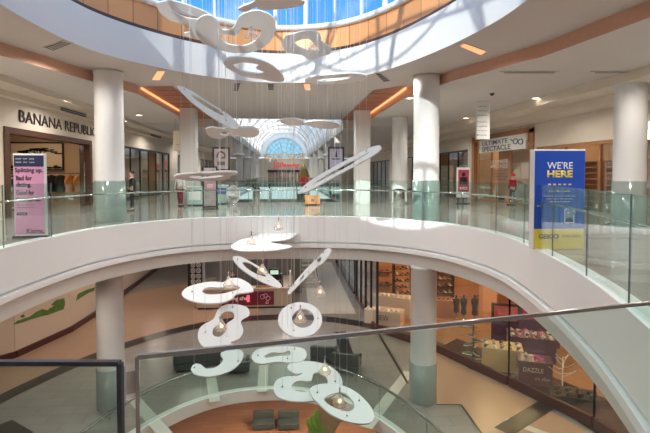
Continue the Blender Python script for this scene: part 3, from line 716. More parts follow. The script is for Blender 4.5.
for a_, b_ in (((-14.6, 1.85), (-11.9, 1.85)), ((-11.9, 1.85), (-11.9, 3.3)), ((-11.9, 3.3), (-14.6, 3.3)), ((-14.6, 3.3), (-14.6, 1.85))): mb.bar((a_[0], 26.42, a_[1]), (b_[0], 26.42, b_[1]), .07, .07)
mb.build('frame', M_dark, t)
mb = MB(); mb.box(-14.6, -11.9, 26.44, 26.47, 1.85, 3.3); mb.build('canvas', mat('cream_canvas', (.80, .66, .48), .7, noise=.05), t)
mb = MB(); yb = 26.425
mb.tube([(-13.15, yb, 1.9), (-13.2, yb, 2.2), (-13.05, yb, 2.5), (-13.1, yb, 2.75)], [.09, .05, .05, .03], 6)
for k in range(12):
    a_ = random.uniform(-1.1, 1.1); mb.tube([(-13.1 + a_ * .1, yb, 2.5), (-13.1 + a_ * .55, yb, 2.72), (-13.1 + a_, yb, 2.88 - abs(a_) * .12)], .022, 5)
for k in range(26):
    a_ = random.uniform(-1.05, 1.0); mb.obox((-13.1 + a_, yb, 2.92 - abs(a_) * .16 + random.uniform(-.05, .12)), (random.uniform(.08, .2), 0, 0), (0, .01, 0), (0, 0, random.uniform(.02, .05)))
for k in range(16): mb.obox((-14.5 + k * .17, yb, 1.95 + random.uniform(0, .06)), (.09, 0, 0), (0, .01, 0), (0, 0, random.uniform(.02, .09)))
mb.build('tree_drawing', M_black, t)
def garment(x, y, z, col, lab, grp=None, ax=X):
    t = thing('hanging_jacket', lab, 'jacket', (x, y, z - .95), grp); m = mat('cloth_%02d%02d%02d' % tuple(int(c * 99) for c in col), col, .85, noise=.15, nscale=12)
    mb = MB(); ay = Vector((ax.y, ax.x, 0)); prof = [(-.03, .06, .05), (-.08, .22, .08), (-.2, .26, .1), (-.5, .24, .09), (-.92, .28, .12)]; vs = []
    for dz, rw, rd in prof:
        for k in range(12): a_ = 2 * PI * k / 12; vs.append(Vector((x, y, z + dz)) + ax * rw * math.cos(a_) + ay * rd * math.sin(a_))
    mb.add(vs, [(i * 12 + k, i * 12 + (k + 1) % 12, i * 12 + 12 + (k + 1) % 12, i * 12 + 12 + k) for i in range(4) for k in range(12)], True)
    for s in (-1, 1): mb.tube([Vector((x, y, z - .1)) + ax * .2 * s, Vector((x, y, z - .35)) + ax * .3 * s, Vector((x, y, z - .68)) + ax * .3 * s], [.07, .06, .05], 8)
    mb.build('jacket_body', m, t)
    mb = MB(); mb.tube([(x, y, z - .05), (x, y, z + .03), (x + .02, y, z + .06)], .008, 5); mb.build('hanger_hook', M_steel, t); return t
t = thing('clothes_rail', 'long clothes rail against the back wall of the clothing shop', 'clothes rack', (-12.6, 25.9, 0))
for x in (-14.4, -10.7): mb = MB(); mb.tube([(x, 25.9, 0), (x, 25.9, 1.66)], .02, 8); mb.build('post', M_dark, t)
mb = MB(); mb.tube([(-14.4, 25.9, 1.66), (-10.7, 25.9, 1.66)], .02, 8); mb.build('rail', M_dark, t)
for k, (c_, nm) in enumerate((((.03, .03, .04), 'black jacket at the far left end of the rail in the clothing shop'), ((.30, .22, .16), 'brown jacket second from the left on the shop rail'), ((.35, .06, .04), 'dark red jacket on the shop rail beside a pale one'), ((.62, .55, .48), 'pale cream jacket on the shop rail'), ((.02, .02, .025), 'black jacket in the middle of the shop rail'), ((.03, .03, .03), 'black jacket beside the orange jackets on the shop rail'), ((.65, .24, .06), 'orange jacket on the shop rail, the left one of two'), ((.62, .28, .08), 'orange jacket at the right end of the shop rail'))):
    garment(-14.1 + k * .46, 25.9, 1.6, c_, nm, None, (X * .4 + Y * (.92 if k % 2 else 1.1)).normalized())
def table(name, label, x, y, z, w, d, h, m, mleg=None):
    t = thing(name, label, 'table', (x, y, z)); mb = MB(); mb.box(x - w / 2, x + w / 2, y - d / 2, y + d / 2, z + h - .06, z + h); mb.build('table_top', m, t, bevel=.01)
    for sx in (-1, 1):
        for sy in (-1, 1): mb = MB(); mb.box(x + sx * (w / 2 - .06) - .03, x + sx * (w / 2 - .06) + .03, y + sy * (d / 2 - .06) - .03, y + sy * (d / 2 - .06) + .03, z, z + h - .06); mb.build('leg', mleg or m, t)
    return t
table('display_table', 'low dark display table inside the clothing shop entrance', -11.6, 22.6, 0, 1.4, .9, .75, M_wood)
# glazed fronts further along the left
shopfront('dark-framed glazed shopfront beyond the left round column', XL - .1, 29.8, 42, 3.4, M_dark, 6, 1)
shopfront('far glazed shopfront on the left of the corridor, nearer one', XL - .1, 45, 54, 3.4, M_dark, 4, 1)
shopfront('far glazed shopfront on the left of the corridor, last one', XL - .1, 57, 70, 3.4, M_dark, 5, 1)
# right side shops
shopfront('wide glass shopfront with oak shelves behind the blue poster stand', XR + .1, 13.0, 22.3, 2.95, M_oak, 4, -1)
t = shopfront('oak-framed glass front of the eyewear shop', XR + .1, 22.6, 29.9, 3.4, M_oak, 3, -1)
mb = MB(); mb.box(XR - .1, XR + .14, 22.45, 22.8, 0, 3.9); mb.build('oak_pier', M_oak, t); mb = MB(); mb.box(XR - .1, XR + .14, 29.7, 30.1, 0, 3.9); mb.build('oak_pier', M_oak, t)
mb = MB(); mb.box(XR - .1, XR + .14, 22.45, 30.1, 3.72, 4.0); mb.build('oak_header', M_oak, t)
shopfront('glazed shopfront on the right beyond the eyewear shop', XR + .1, 31, 41, 3.3, M_dark, 5, -1)
shopfront('far glazed shopfront on the right of the corridor, nearer one', XR + .1, 43, 52, 3.3, M_dark, 4, -1)
shopfront('far glazed shopfront on the right of the corridor, last one', XR + .1, 55, 68, 3.3, M_dark, 5, -1)
M_signw = mat('sign_white', (.78, .77, .74), .4); M_signink = mat('sign_ink', (.10, .10, .12), .4)
t = thing('shop_sign', 'long white sign board lettered ULTIMATE SPECTACLE with a pair of glasses', 'sign', (XR - .25, 25.8, 2.95))
ya, yb = 22.9, 28.6; xs = XR - .22
mb = MB(); mb.box(xs, xs + .1, ya, yb, 2.92, 3.70); mb.build('board', M_signw, t)
for k in (24, 27.5): mb = MB(); mb.box(xs + .1, XR, k - .03, k + .03, 3.3, 3.36); mb.build('wall_bracket', M_steel, t)
text('ULTIMATE', (xs - .002, 26.5, 3.47), -Y, Z, 3.3, .26, M_signink, t, 'sign_letters', .01); text('SPECTACLE', (xs - .002, 26.35, 3.12), -Y, Z, 3.7, .28, M_signink, t, 'sign_letters', .015)
mb = MB()
for k in (0, 1): mb.tube([(xs - .01, 23.95 - k * .55 + .24 * math.cos(a_), 3.35 - k * .05 + .13 * math.sin(a_)) for a_ in [2 * PI * i / 16 for i in range(16)]], .028, 5, True)
mb.tube([(xs - .01, 24.2, 3.38), (xs - .01, 24.5, 3.5)], .025, 5); mb.build('glasses_graphic', M_signink, t)
text('ULTIMATE', (XR + .04, 26.4, 2.35), -Y, Z, 2.2, .2, M_signw, t, 'window_lettering'); text('SPECTACLE', (XR + .04, 26.4, 2.08), -Y, Z, 2.2, .2, M_signw, t, 'window_lettering')
for k in range(4): text('EYE EXAMS AND FRAMES', (XR + .04, 26.3, 1.82 - k * .17), -Y, Z, 1.9 - .2 * (k % 2), .10, M_signink, t, 'window_lettering')
t = thing('display_screen', 'plain tan screen standing behind the eyewear shop window', 'screen', (XR + .92, 26.3, 0)); mb = MB(); mb.box(XR + .9, XR + .95, 24.4, 28.3, .2, 3.2); mb.build('board', mat('tan_panel', (.50, .32, .2), .6), t)
for y in (24.8, 27.9): mb = MB(); mb.box(XR + .75, XR + 1.1, y - .04, y + .04, 0, .2); mb.build('foot', M_dark, t)
# oak shelves with slats
def shelving(label, x, y, w, h, n, m, rows=None):
    t = thing('shelving_unit', label, 'shelves', (x, y, 0))
    for s in (-1, 1): mb = MB(); mb.box(x - .2, x + .2, y + s * w / 2 - .03, y + s * w / 2 + .03, 0, h); mb.build('side_panel', m, t)
    mb = MB(); mb.box(x + .17, x + .2, y - w / 2, y + w / 2, 0, h); mb.build('back_panel', m, t)
    for k in range(n): z = .15 + (h - .2) * k / (n - 1); mb = MB(); mb.box(x - .2, x + .17, y - w / 2 + .03, y + w / 2 - .03, z, z + .035); mb.build('shelf', m, t)
    return t
shelving('oak shelf unit behind the glass, just right of the blue poster stand', XR + 1.0, 19.6, 1.6, 2.2, 9, M_oak)
shelving('oak shelf unit behind the glass, partly behind the far right column', XR + 1.0, 17.4, 1.8, 2.2, 9, M_oak)
shelving('oak shelf unit inside the shop at the right edge', XR + 1.0, 14.6, 2.2, 2.2, 9, M_oak)
shelving('pale shelf unit in the shop window left of the eyewear shop', XR + .8, 33, 3, 2.3, 7, M_cream)
shelving('pale shelf unit further along the right shop windows', XR + .8, 38, 3, 2.3, 7, M_cream)
p = at_x(645, 131, XR - .12); t = thing('lit_shop_sign', 'white glowing letter of a shop sign at the right edge', 'sign', (XR, p.y, p.z - .3))
text('S', (XR - .03, p.y, p.z), -Y, Z, .5, .6, mat('white_neon', (1, 1, 1), .4, emit=(1, 1, 1), estr=2.2), t, 'glowing_letter', .03, .05)
text('E', (XR - .03, p.y - .7, p.z), -Y, Z, .5, .6, MATS['white_neon'], t, 'glowing_letter', .03, .05)
p = at_x(402, 142, XR - .05)

# ------------------------------------------------------------------ things hung from the ceiling
M_slot = mat('dark_grille', (.09, .085, .08), .6)
def hung(name, label, cat, p, w, h, d, m, rt, rods=True, top=HO):
    t = thing(name, label, cat, p); rt = Vector(rt).normalized(); n = rt.cross(Z)
    mb = MB(); mb.obox(p + Z * h / 2, rt * w / 2, Z * h / 2, n * d / 2); mb.build('board', m, t)
    if rods:
        for s in (-.35, .35): mb = MB(); mb.tube([p + rt * w * s + Z * h, Vector(((p + rt * w * s).x, (p + rt * w * s).y, top))], .012, 6); mb.build('hanging_rod', M_steel, t)
    return t, rt, n
def at_depth(px, py, d):
    return EYEV + RT * ((px - 325) / F * d) + Vector((math.sin(YAW), math.cos(YAW), 0)) * d + Z * ((HOR - py) / F * d)
p = at_depth(482, 139.5, 20.5); t, rt, n = hung('hanging_sign', 'tall white two-sided sign hung from the ceiling above the eyewear shop board', 'sign', p, .54, HO - p.z, .24, M_signw, (.93, -.15, 0), False)
for k in range(7): text(('Center Court', 'Food Court', 'Restrooms', 'Elevator', 'Guest Services', 'Parking', 'Exit')[k], p + n * .122 + Z * (1.32 - k * .19 + (.1 if k < 3 else 0)) - rt * .05, rt, Z, .42, .06, M_signink, t, 'sign_text')
p = at_depth(180.5, 151, 27); t, rt, n = hung('hanging_banner', 'plain cream banner hung beside the left square column', 'banner', p, .75, 1.15, .05, mat('cream_banner', (.74, .68, .52), .5), (1, .1, 0))
text('mall directory', p + n * .03 + Z * .35, rt, Z, .45, .08, M_signink, t, 'sign_text')
def poster(label, px, py0, py1, d, w, cols, txt=None):
    p = at_depth(px, py1, d); h = (py1 - py0) / F * d
    t, rt, n = hung('hanging_poster', label, 'poster', p, w, h, .08, M_black, (1, -.05, 0), True, HC)
    panel('poster_sheet', p + Z * h / 2 + n * .04, rt, Z, w * .8, h * .84, cols[0], t)
    return t, p, h, rt, n
M_lil = mat('lilac_print', (.38, .38, .50), .4, noise=.3, nscale=3); M_gry = mat('pale_grey_print', (.38, .33, .33), .4, noise=.4, nscale=4)
t, p, h, rt, n = poster('black-framed hanging poster left of the vaulted corridor', 221.5, 147, 171, 25, .92, (M_gry,))
mb = MB(); c = p + Z * h * .55 + n * .05; mb.tube([c + rt * .22 * math.cos(a_) + Z * .32 * math.sin(a_) for a_ in [PI * k / 10 for k in range(11)]], .05, 5); mb.obox(c - Z * .3, rt * .2, Z * .1, n * .004); mb.obox(c + rt * .1, rt * .1, Z * .05, n * .004); mb.build('bag_print', mat('dark_print', (.12, .09, .09), .5), t)
t, p, h, rt, n = poster('black-framed hanging poster right of the vaulted corridor', 336, 147, 170, 27, .92, (M_lil,))
mb = MB(); c = p + Z * h * .55 + n * .05; mb.add([c - rt * .08, c + rt * .08, c + Z * .45 + rt * .02], [(0, 1, 2)]); mb.obox(c - Z * .1, rt * .25, Z * .03, n * .004); mb.build('tower_print', M_navy, t)
# grilles, slots, recessed lights
def ceil_quad(name, label, cat, pts, z, m, grp=None, th=.02):
    P_ = [at_z(x, y, z) for x, y in pts]; mb = MB(); mb.add([v - Z * th for v in P_] + [v - Z * .001 for v in P_], [(0, 1, 2, 3), (7, 6, 5, 4)] + [(i, (i + 1) % 4, 4 + (i + 1) % 4, 4 + i) for i in range(4)])
    c = sum(P_, Vector()) / 4; t = thing(name, label, cat, c, grp); mb.build('frame', M_ceil2, t)
    mb = MB(); Q_ = [c + (v - c) * .86 for v in P_]; mb.add([v - Z * (th + .004) for v in Q_], [(0, 1, 2, 3)]); mb.build('opening', m, t)
    mb = MB()
    for k in (.25, .5, .75): a_, b_ = Q_[0].lerp(Q_[3], k), Q_[1].lerp(Q_[2], k); mb.bar(a_ - Z * (th + .008), b_ - Z * (th + .008), .02, .006)
    if m is M_slot: mb.build('slats', M_ceil2, t)
    return t
ceil_quad('ceiling_vent', 'dark ceiling vent at upper left, above the pink poster stand', 'vent', [(42, 47), (62, 40), (74, 42), (52, 51)], HC, M_slot)
ceil_quad('ceiling_vent', 'small ceiling vent right of centre, left of the sunlit round column', 'vent', [(374, 72), (380, 72), (391, 81), (384, 82)], HC, M_slot)
ceil_quad('ceiling_vent', 'small dark ceiling vent straight above the vaulted corridor, left of two', 'vent', [(234, 82), (241, 82), (238, 91), (233, 91)], HC, M_slot)
ceil_quad('ceiling_vent', 'small dark ceiling vent straight above the vaulted corridor, right of two', 'vent', [(267, 83), (274, 83), (274, 90), (268, 90)], HC, M_slot)
M_wl = mat('warm_slot_glow', (.8, .4, .2), .5, emit=(1, .45, .2), estr=.8)
ceil_quad('recessed_light', 'glowing orange recessed light at upper left, near the left round column', 'ceiling light', [(151, 80), (157, 70), (166, 70), (160, 80)], HC, M_wl)
ceil_quad('recessed_light', 'glowing orange recessed light right of the sunlit round column', 'ceiling light', [(458, 45), (463, 42), (488, 51), (482, 55)], HC, M_wl)
ceil_quad('recessed_light', 'small orange recessed light in the ceiling above the vaulted corridor', 'ceiling light', [(303, 83), (310, 83), (311, 90), (305, 90)], HC, M_wl)
ceil_quad('ceiling_slot', 'long dark air slot in the ceiling above the hanging white sign', 'vent', [(500, 71), (559, 71), (559, 73), (500, 73)], HO, M_slot)
ceil_quad('ceiling_slot', 'long dark air slot in the ceiling at the right edge', 'vent', [(590, 71), (660, 71), (660, 73), (590, 73)], HO, M_slot)
for (x0, x1, y0_, y1_, lab) in ((61, 86, 103, 114, 'dark wall vent above the clothing shop letters'), (151, 161, 133, 139, 'small dark wall vent further along the left wall')):
    a, b = at_x(x0, y0_ + 3, XL + .37), at_x(x1, y1_, XL + .37); z1_, z0_ = a.z, b.z
    t = thing('wall_vent', lab, 'vent', (XL + .36, a.y, min(z0_, z1_))); zc = (z0_ + z1_) / 2
    mb = MB(); mb.box(XL + .355, XL + .38, a.y, b.y, 4.38, 4.53) if x0 < 100 else mb.box(XL + .355, XL + .38, a.y, b.y, 4.38, 4.53); mb.build('grille', M_slot, t)
    mb = MB(); mb.bar((XL + .385, a.y, 4.455), (XL + .385, b.y, 4.455), .01, .015); mb.build('slat', M_ceil2, t)
p = at_z(492, 92, HO); t = thing('dome_camera', 'black dome security camera on the ceiling right of the hanging white sign', 'camera', p)
mb = MB(); mb.lathe([(.09, -.05), (.11, -.0)], p, 14); mb.build('mount', M_white, t); mb = MB(); mb.lathe([(0, -.15), (.05, -.135), (.085, -.09), (.09, -.05)], p, 14); mb.build('dome', M_black, t)

# ------------------------------------------------------------------ department store front at the corridor's end
t = thing('shop_sign', 'red JCPenney letters on the end wall of the corridor', 'sign', (VX, 79.9, 2))
text('JCPenney', (at_y(286, 168, 79.9).x, 79.99, 3.0), X, Z, 4.3, 1.1, mat('red_letters', (.60, .03, .04), .4, emit=(.8, .05, .05), estr=.5), t, 'sign_letters', .02, .06)
t = thing('shopfront', 'wide department store entrance at the far end of the corridor', 'shopfront', (VX, 79.9, 0))
mb = MB(); mb.box(-2.9, 3.2, 79.7, 79.95, 1.9, 2.25); mb.build('canopy', M_dark, t)
for k in range(5): mb = MB(); mb.box(-2.8 + k * 1.25, -1.75 + k * 1.25, 79.86, 79.93, 0, 1.9); mb.build('door', mat('dim_interior', (.28, .20, .16), .5), t)
def cabinet(name, label, cat, px, pb, d, w, h, dd, m, mtop=None, items=None):
    p = at_depth(px, HOR + EYE * F / d, d); t = thing(name, label, cat, p)
    mb = MB(); mb.box(p.x - w / 2, p.x + w / 2, p.y, p.y + dd, .06, h); mb.build('cabinet_body', m, t, bevel=.01)
    mb = MB(); mb.box(p.x - w / 2 + .03, p.x + w / 2 - .03, p.y + .03, p.y + dd - .03, 0, .06); mb.build('plinth', M_dark, t)
    mb = MB(); mb.box(p.x - w / 2 - .02, p.x + w / 2 + .02, p.y - .02, p.y + dd + .02, h, h + .04); mb.build('counter_top', mtop or M_white, t); return t, p
M_green = mat('pale_green_glass', (.45, .62, .55), .2); M_bluep = mat('blue_display', (.10, .16, .40), .4)
t, p = cabinet('display_counter', 'pale green glass display counter behind the person in dark red trousers', 'counter', 194.5, 0, 24.0, .8, .95, .5, M_green)
panel('front_graphic', p + Vector((0, -.004, .55)), X, Z, .6, .5, M_whitep, t)
t, p = cabinet('display_counter', 'blue and green display counter right of the black directory stand', 'counter', 221.5, 0, 25, .62, 1.0, .5, M_green)
panel('front_graphic', p + Vector((0, -.004, .72)), X, Z, .5, .35, M_bluep, t)
t, p = cabinet('storage_crate', 'orange-brown leather box with a dark label on the floor by the corridor opening', 'box', 312.5, 0, 24.2, .78, .48, .5, mat('orange_leather', (.58, .26, .10), .45, noise=.1), mat('orange_leather', (.58, .26, .10)))
panel('label_plate', p + Vector((0, -.004, .27)), X, Z, .16, .14, M_signink, t)
# black directory stand
p = at_depth(210, HOR + EYE * F / 21.6, 21.6); t = thing('directory_stand', 'black-framed directory stand with a white logo square and pink panel', 'sign', p); w, h = .62, 1.95
for s in (-1, 1): mb = MB(); mb.box(p.x + s * w / 2 - .03, p.x + s * w / 2 + .03, p.y - .03, p.y + .03, 0, h); mb.build('upright', M_black, t)
for z in (.12, 1.36, h): mb = MB(); mb.box(p.x - w / 2, p.x + w / 2, p.y - .03, p.y + .03, z - .03, z + .03); mb.build('crossbar', M_black, t)
mb = MB(); mb.box(p.x - w / 2 - .05, p.x + w / 2 + .05, p.y - .2, p.y + .2, 0, .03); mb.build('foot', M_black, t)
panel('upper_sheet', p + Vector((0, .0, 1.65)), X, Z, w - .06, .52, M_gry, t, .02); mb = MB(); mb.bar(p + Vector((-.15, -.03, 1.5)), p + Vector((.0, -.03, 1.6)), .05); mb.bar(p + Vector((0, -.03, 1.6)), p + Vector((.17, -.03, 1.8)), .05); mb.build('tick_logo', M_black, t)
panel('lower_sheet', p + Vector((0, .0, .74)), X, Z, w - .06, 1.14, M_gry, t, .02); panel('pink_panel', p + Vector((0, -.021, 1.08)), X, Z, .4, .3, mat('rose_print', (.6, .25, .32), .4), t, .004)
text('GO', p + Vector((0, -.028, 1.08)), X, Z, .25, .16, M_whitep, t, 'poster_text', .02)
# red poster stand on the right
p = at_depth(463.5, HOR + EYE * F / 25.5, 25.5); t = thing('poster_stand', 'white poster stand with a figure in red and black by the right shops', 'sign', p)
mb = MB(); mb.box(p.x - .36, p.x + .36, p.y, p.y + .08, .35, 1.98); mb.build('board', M_whitep, t); mb = MB(); mb.box(p.x - .3, p.x + .3, p.y - .15, p.y + .25, 0, .04); mb.box(p.x - .03, p.x + .03, p.y + .02, p.y + .08, .04, .35); mb.build('foot', M_dark, t)
panel('poster_sheet', p + Vector((0, 0, 1.25)), X, Z, .6, 1.2, mat('red_print', (.50, .07, .10), .4, noise=.5, nscale=6), t)
mb = MB(); c = p + Vector((0, -.012, 1.4)); mb.add([c + X * .1 * math.cos(a_) + Z * (.2 + .12 * math.sin(a_)) for a_ in [PI * k / 6 for k in range(12)]], [tuple(range(12))]); mb.obox(c - Z * .15, X * .2, Z * .2, Y * .003); mb.build('figure_print', M_ink, t)
text('SALE', p + Vector((0, -.016, .85)), X, Z, .45, .14, M_whitep, t, 'poster_text', .03)
p = at_depth(376, HOR + EYE * F / 28, 28) if False else at_depth(363, HOR + EYE * F / 28, 28)
# steel bins and white pod chair
def bin_(label, px, d, r, h):
    p = at_depth(px, HOR + EYE * F / d, d); t = thing('litter_bin', label, 'bin', p)
    mb = MB(); mb.lathe([(r * .95, 0), (r, .03), (r, h - .04), (r * .97, h)], p, 20); mb.build('body', M_steel, t); mb = MB(); mb.lathe([(r * 1.02, h), (r * 1.02, h + .05), (r * .5, h + .12), (0, h + .13)], p, 20); mb.build('lid', M_black, t)
bin_('low wide steel drum bin behind the sunlit round column', 399, 24, .3, .75)
bin_('slim dark-lidded bin near the corridor opening, left of the centre', 256.5, 24, .17, .85)
p = at_depth(233, HOR + EYE * F / 24.5, 24.5); t = thing('pod_chair', 'white rounded pod chair near the blue display counter', 'chair', p)
mb = MB(); vs = []
for i in range(9):
    a_ = PI * i / 8
    for k in range(13): b_ = PI * k / 12; vs.append(p + Vector((.36 * math.sin(a_) * math.cos(b_), .32 * math.sin(a_) * math.sin(b_) + .1, .55 - .5 * math.cos(a_))))
mb.add(vs, [(i * 13 + k, i * 13 + k + 1, i * 13 + 14 + k, i * 13 + 13 + k) for i in range(8) for k in range(12)], True); o = mb.build('shell', M_whitep, t); o.modifiers.new('thick', 'SOLIDIFY').thickness = .03
mb = MB(); mb.lathe([(.22, .38), (.26, .42), (.24, .48), (0, .5)], p + Y * .12, 16); mb.build('cushion', M_gry, t); mb = MB(); mb.lathe([(.2, 0), (.2, .02), (.04, .04), (.04, .08)], p + Y * .1, 16); mb.build('base', M_steel, t)
# gold cone tree on a red box, far down the corridor
p = at_depth(304, HOR + EYE * F / 66, 66); t = thing('ornament_tree', 'small golden cone tree on a red box far down the corridor', 'decoration', p)
mb = MB(); mb.lathe([(.9, 1.2), (.7, 1.6), (.75, 1.6), (.45, 2.2), (.5, 2.2), (.2, 2.9), (0, 3.3)], p, 14); mb.build('cone', mat('gold_foil', (.45, .36, .12), .35, .5, noise=.4), t); mb = MB(); mb.box(p.x - .7, p.x + .7, p.y - .7, p.y + .7, .0, 1.2); mb.build('box', mat('red_gloss', (.65, .05, .04), .3), t)

# ------------------------------------------------------------------ hanging white sculpture pieces
M_sculpt = mat('white_acrylic', (.82, .83, .84), .35, noise=.01)
def zo(ox, oy, s, L): return [(ox + x / s, oy + y / s) for x, y in L]
def piece(label, outer, holes, d, n, wires=(0, .33, .66), th=.035, grp=None):
    ox = sum(p[0] for p in outer) / len(outer); oy = sum(p[1] for p in outer) / len(outer)
    c = at_depth(ox, oy, d); n = Vector(n).normalized()
    def conv(L, per): return [at_plane(v.x, v.y, c, n) for v in crom([Vector(q) for q in L], per)]
    O = conv(outer, 5); H = [conv(h, 4) for h in holes]
    bm = bmesh.new(); es = []
    for L in [O] + H:
        vs = [bm.verts.new(p) for p in L]; es += [bm.edges.new((vs[i], vs[(i + 1) % len(vs)])) for i in range(len(vs))]
    r = bmesh.ops.triangle_fill(bm, edges=es, use_beauty=True, use_dissolve=False)
    r = bmesh.ops.extrude_face_region(bm, geom=bm.faces[:]); bmesh.ops.translate(bm, verts=[g for g in r['geom'] if isinstance(g, bmesh.types.BMVert)], vec=n * th)
    bmesh.ops.recalc_face_normals(bm, faces=bm.faces)
    t = thing('hanging_sculpture', label, 'hanging sculpture', c, grp)
    me = bpy.data.meshes.new('panel'); bm.to_mesh(me); bm.free(); me.materials.append(M_sculpt); o = bpy.data.objects.new('panel', me); COL.objects.link(o); child(o, t)
    for f in wires:
        q = O[int(f * len(O)) % len(O)].lerp(c, .0); h = min(H, key=lambda L: (sum(L, Vector()) / len(L) - q).length) if H else [c]
        k = min(h, key=lambda v: (v - q).length); q = (q + (k - q) * (.5 if H else .12))
        mb = MB(); mb.tube([q + n * th * .5, (q.x, q.y, 9.55)], .0026, 4); mb.build('cable', M_wire, t)
        mb = MB(); mb.lathe([(.018, -.01), (.018, .03), (0, .04)], q + n * th * .5, 8); mb.build('cable_clip', M_steel, t)
    return t
S5 = 5.417
piece('upper white S-shaped panel with a tail, against the copper band at top left',
      zo(150, 0, S5, [(35, 25), (60, 10), (120, 5), (180, 20), (240, 40), (300, 65), (345, 95), (355, 125), (330, 160), (315, 200), (280, 215), (230, 205), (190, 195), (185, 180), (215, 172), (212, 150), (170, 130), (110, 112), (60, 75)]),
      [zo(150, 0, S5, [(120, 58), (150, 52), (200, 62), (245, 85), (258, 104), (200, 97), (150, 78)])], 10.5, (0, .6, .8))
piece('largest upper white panel, curled like a kidney round a glass pendant',
      zo(150, 0, S5, [(250, 120), (280, 90), (320, 83), (350, 100), (372, 130), (390, 160), (432, 162), (462, 135), (480, 95), (520, 70), (580, 58), (640, 75), (672, 105), (680, 160), (655, 222), (605, 262), (541, 285), (460, 288), (400, 277), (330, 255), (275, 222), (248, 175)]),
      [zo(150, 0, S5, [(388, 200), (410, 188), (475, 190), (495, 155), (530, 143), (575, 150), (602, 165), (590, 200), (560, 228), (510, 248), (440, 245), (398, 225)])], 9, (0, .6, .8))
piece('small upper white panel with a four-lobed outline against the sunlit copper band',
      zo(250, 0, S5, [(175, 235), (190, 200), (230, 185), (290, 170), (350, 168), (380, 190), (390, 225), (420, 245), (440, 265), (430, 292), (400, 302), (360, 315), (320, 325), (285, 300), (230, 292), (190, 280)]),
      [zo(250, 0, S5, [(245, 230), (280, 215), (320, 213), (345, 235), (360, 258), (380, 270), (330, 272), (290, 265), (262, 252)])], 11.5, (0, .5, .85))
piece('white ring panel with a bean-shaped hole above the long slanting loop',
      zo(150, 0, 2.945, [(217, 182), (240, 170), (290, 171), (340, 183), (380, 210), (395, 236), (370, 242), (330, 234), (280, 226), (240, 208), (222, 195)]),
      [zo(150, 0, 2.945, [(248, 190), (285, 185), (322, 192), (312, 202), (335, 212), (322, 219), (280, 212), (255, 202)])], 10, (0, .4, .9))
piece('nearly edge-on white ring panel right of the centre, just under the white ceiling edge',
      zo(150, 0, 2.945, [(455, 238), (480, 226), (530, 220), (590, 216), (632, 221), (636, 232), (590, 243), (530, 248), (480, 247)]),
      [zo(150, 0, 2.945, [(490, 236), (540, 230), (595, 228), (550, 237), (510, 240)])], 10.5, (0, .12, 1))
piece('slim white blade-shaped panel at the top of the picture against the blue skylight',
      [(238, 9), (252, 3), (263, -2), (300, 0), (303, 5), (284, 9), (262, 10), (256, 7), (246, 12)], [], 8, (0, .3, .95))
piece('long slanting white loop panel on the left, like a stretched needle eye',
      zo(150, 75, S5, [(148, 64), (180, 72), (230, 95), (300, 140), (380, 190), (440, 232), (480, 275), (470, 296), (440, 292), (390, 265), (310, 215), (225, 150), (170, 95)]),
      [zo(150, 75, S5, [(222, 112), (250, 118), (320, 160), (380, 200), (403, 224), (370, 216), (300, 175), (245, 137)])], 9.5, (.2, -.8, .5))
piece('flat white leaf-shaped panel under the long slanting loop',
      zo(150, 75, S5, [(300, 300), (330, 285), (400, 292), (440, 275), (500, 285), (555, 285), (592, 305), (580, 330), (530, 340), (480, 330), (430, 330), (380, 347), (325, 335)]),
      [zo(150, 75, S5, [(378, 318), (405, 308), (432, 315), (410, 328)])], 11, (0, .25, 1))
piece('small white disc panel in front of the top of the glass vault, left of two',
      zo(225, 105, S5, [(295, 85), (340, 76), (390, 77), (430, 92), (425, 108), (370, 112), (320, 102)]), [], 12, (0, .15, 1))
piece('small white leaf panel in front of the top of the glass vault, right of two',
      zo(225, 105, S5, [(430, 98), (480, 88), (550, 88), (612, 102), (618, 120), (570, 130), (510, 126), (450, 112)]), [], 11.5, (0, .15, 1))
piece('flat white oval ring hanging at eye level in front of the black directory stand',
      zo(160, 165, S5, [(75, 66), (110, 52), (180, 46), (260, 44), (340, 38), (405, 40), (418, 50), (380, 60), (372, 74), (300, 86), (200, 88), (120, 82)]),
      [zo(160, 165, S5, [(158, 64), (220, 58), (300, 55), (345, 60), (280, 70), (200, 74)])], 9, (0, .22, 1))
piece('narrow white loop slanting up to the right in front of the vaulted corridor',
      [(300, 192), (310, 182), (330, 170), (352, 158), (372, 148), (381, 147), (378, 153), (360, 164), (338, 176), (318, 187), (306, 193)],
      [[(312, 186), (328, 175), (350, 163), (370, 153), (352, 165), (330, 177)]], 10, (-.2, -.6, .5))
piece('pale flat panel in front of the white curved fascia, between two small pendants',
      [(231, 247), (240, 241), (255, 237), (270, 229), (290, 228), (298, 233), (288, 240), (270, 243), (292, 247), (275, 251), (250, 252), (236, 251)], [], 16.8, (0, -.15, 1))
S4 = 4.333
piece('slender slanting white ring in front of the drinks kiosk',
      zo(170, 250, S4, [(270, 36), (300, 30), (345, 52), (400, 85), (450, 125), (482, 155), (465, 167), (410, 147), (350, 115), (300, 78)]),
      [zo(170, 250, S4, [(313, 57), (345, 60), (390, 90), (415, 118), (370, 105), (330, 80)])], 11, (.3, -.7, .6))
piece('broad white ring with a wavy outline covering part of the kiosk lettering',
      zo(170, 250, S4, [(52, 192), (80, 165), (130, 150), (185, 142), (230, 145), (260, 129), (300, 128), (345, 152), (362, 180), (340, 188), (290, 195), (268, 215), (230, 232), (170, 237), (110, 230), (68, 215)]),
      [zo(170, 250, S4, [(140, 182), (165, 167), (220, 168), (250, 160), (290, 160), (303, 172), (265, 185), (215, 196), (160, 197)])], 10, (0, -.4, .9))
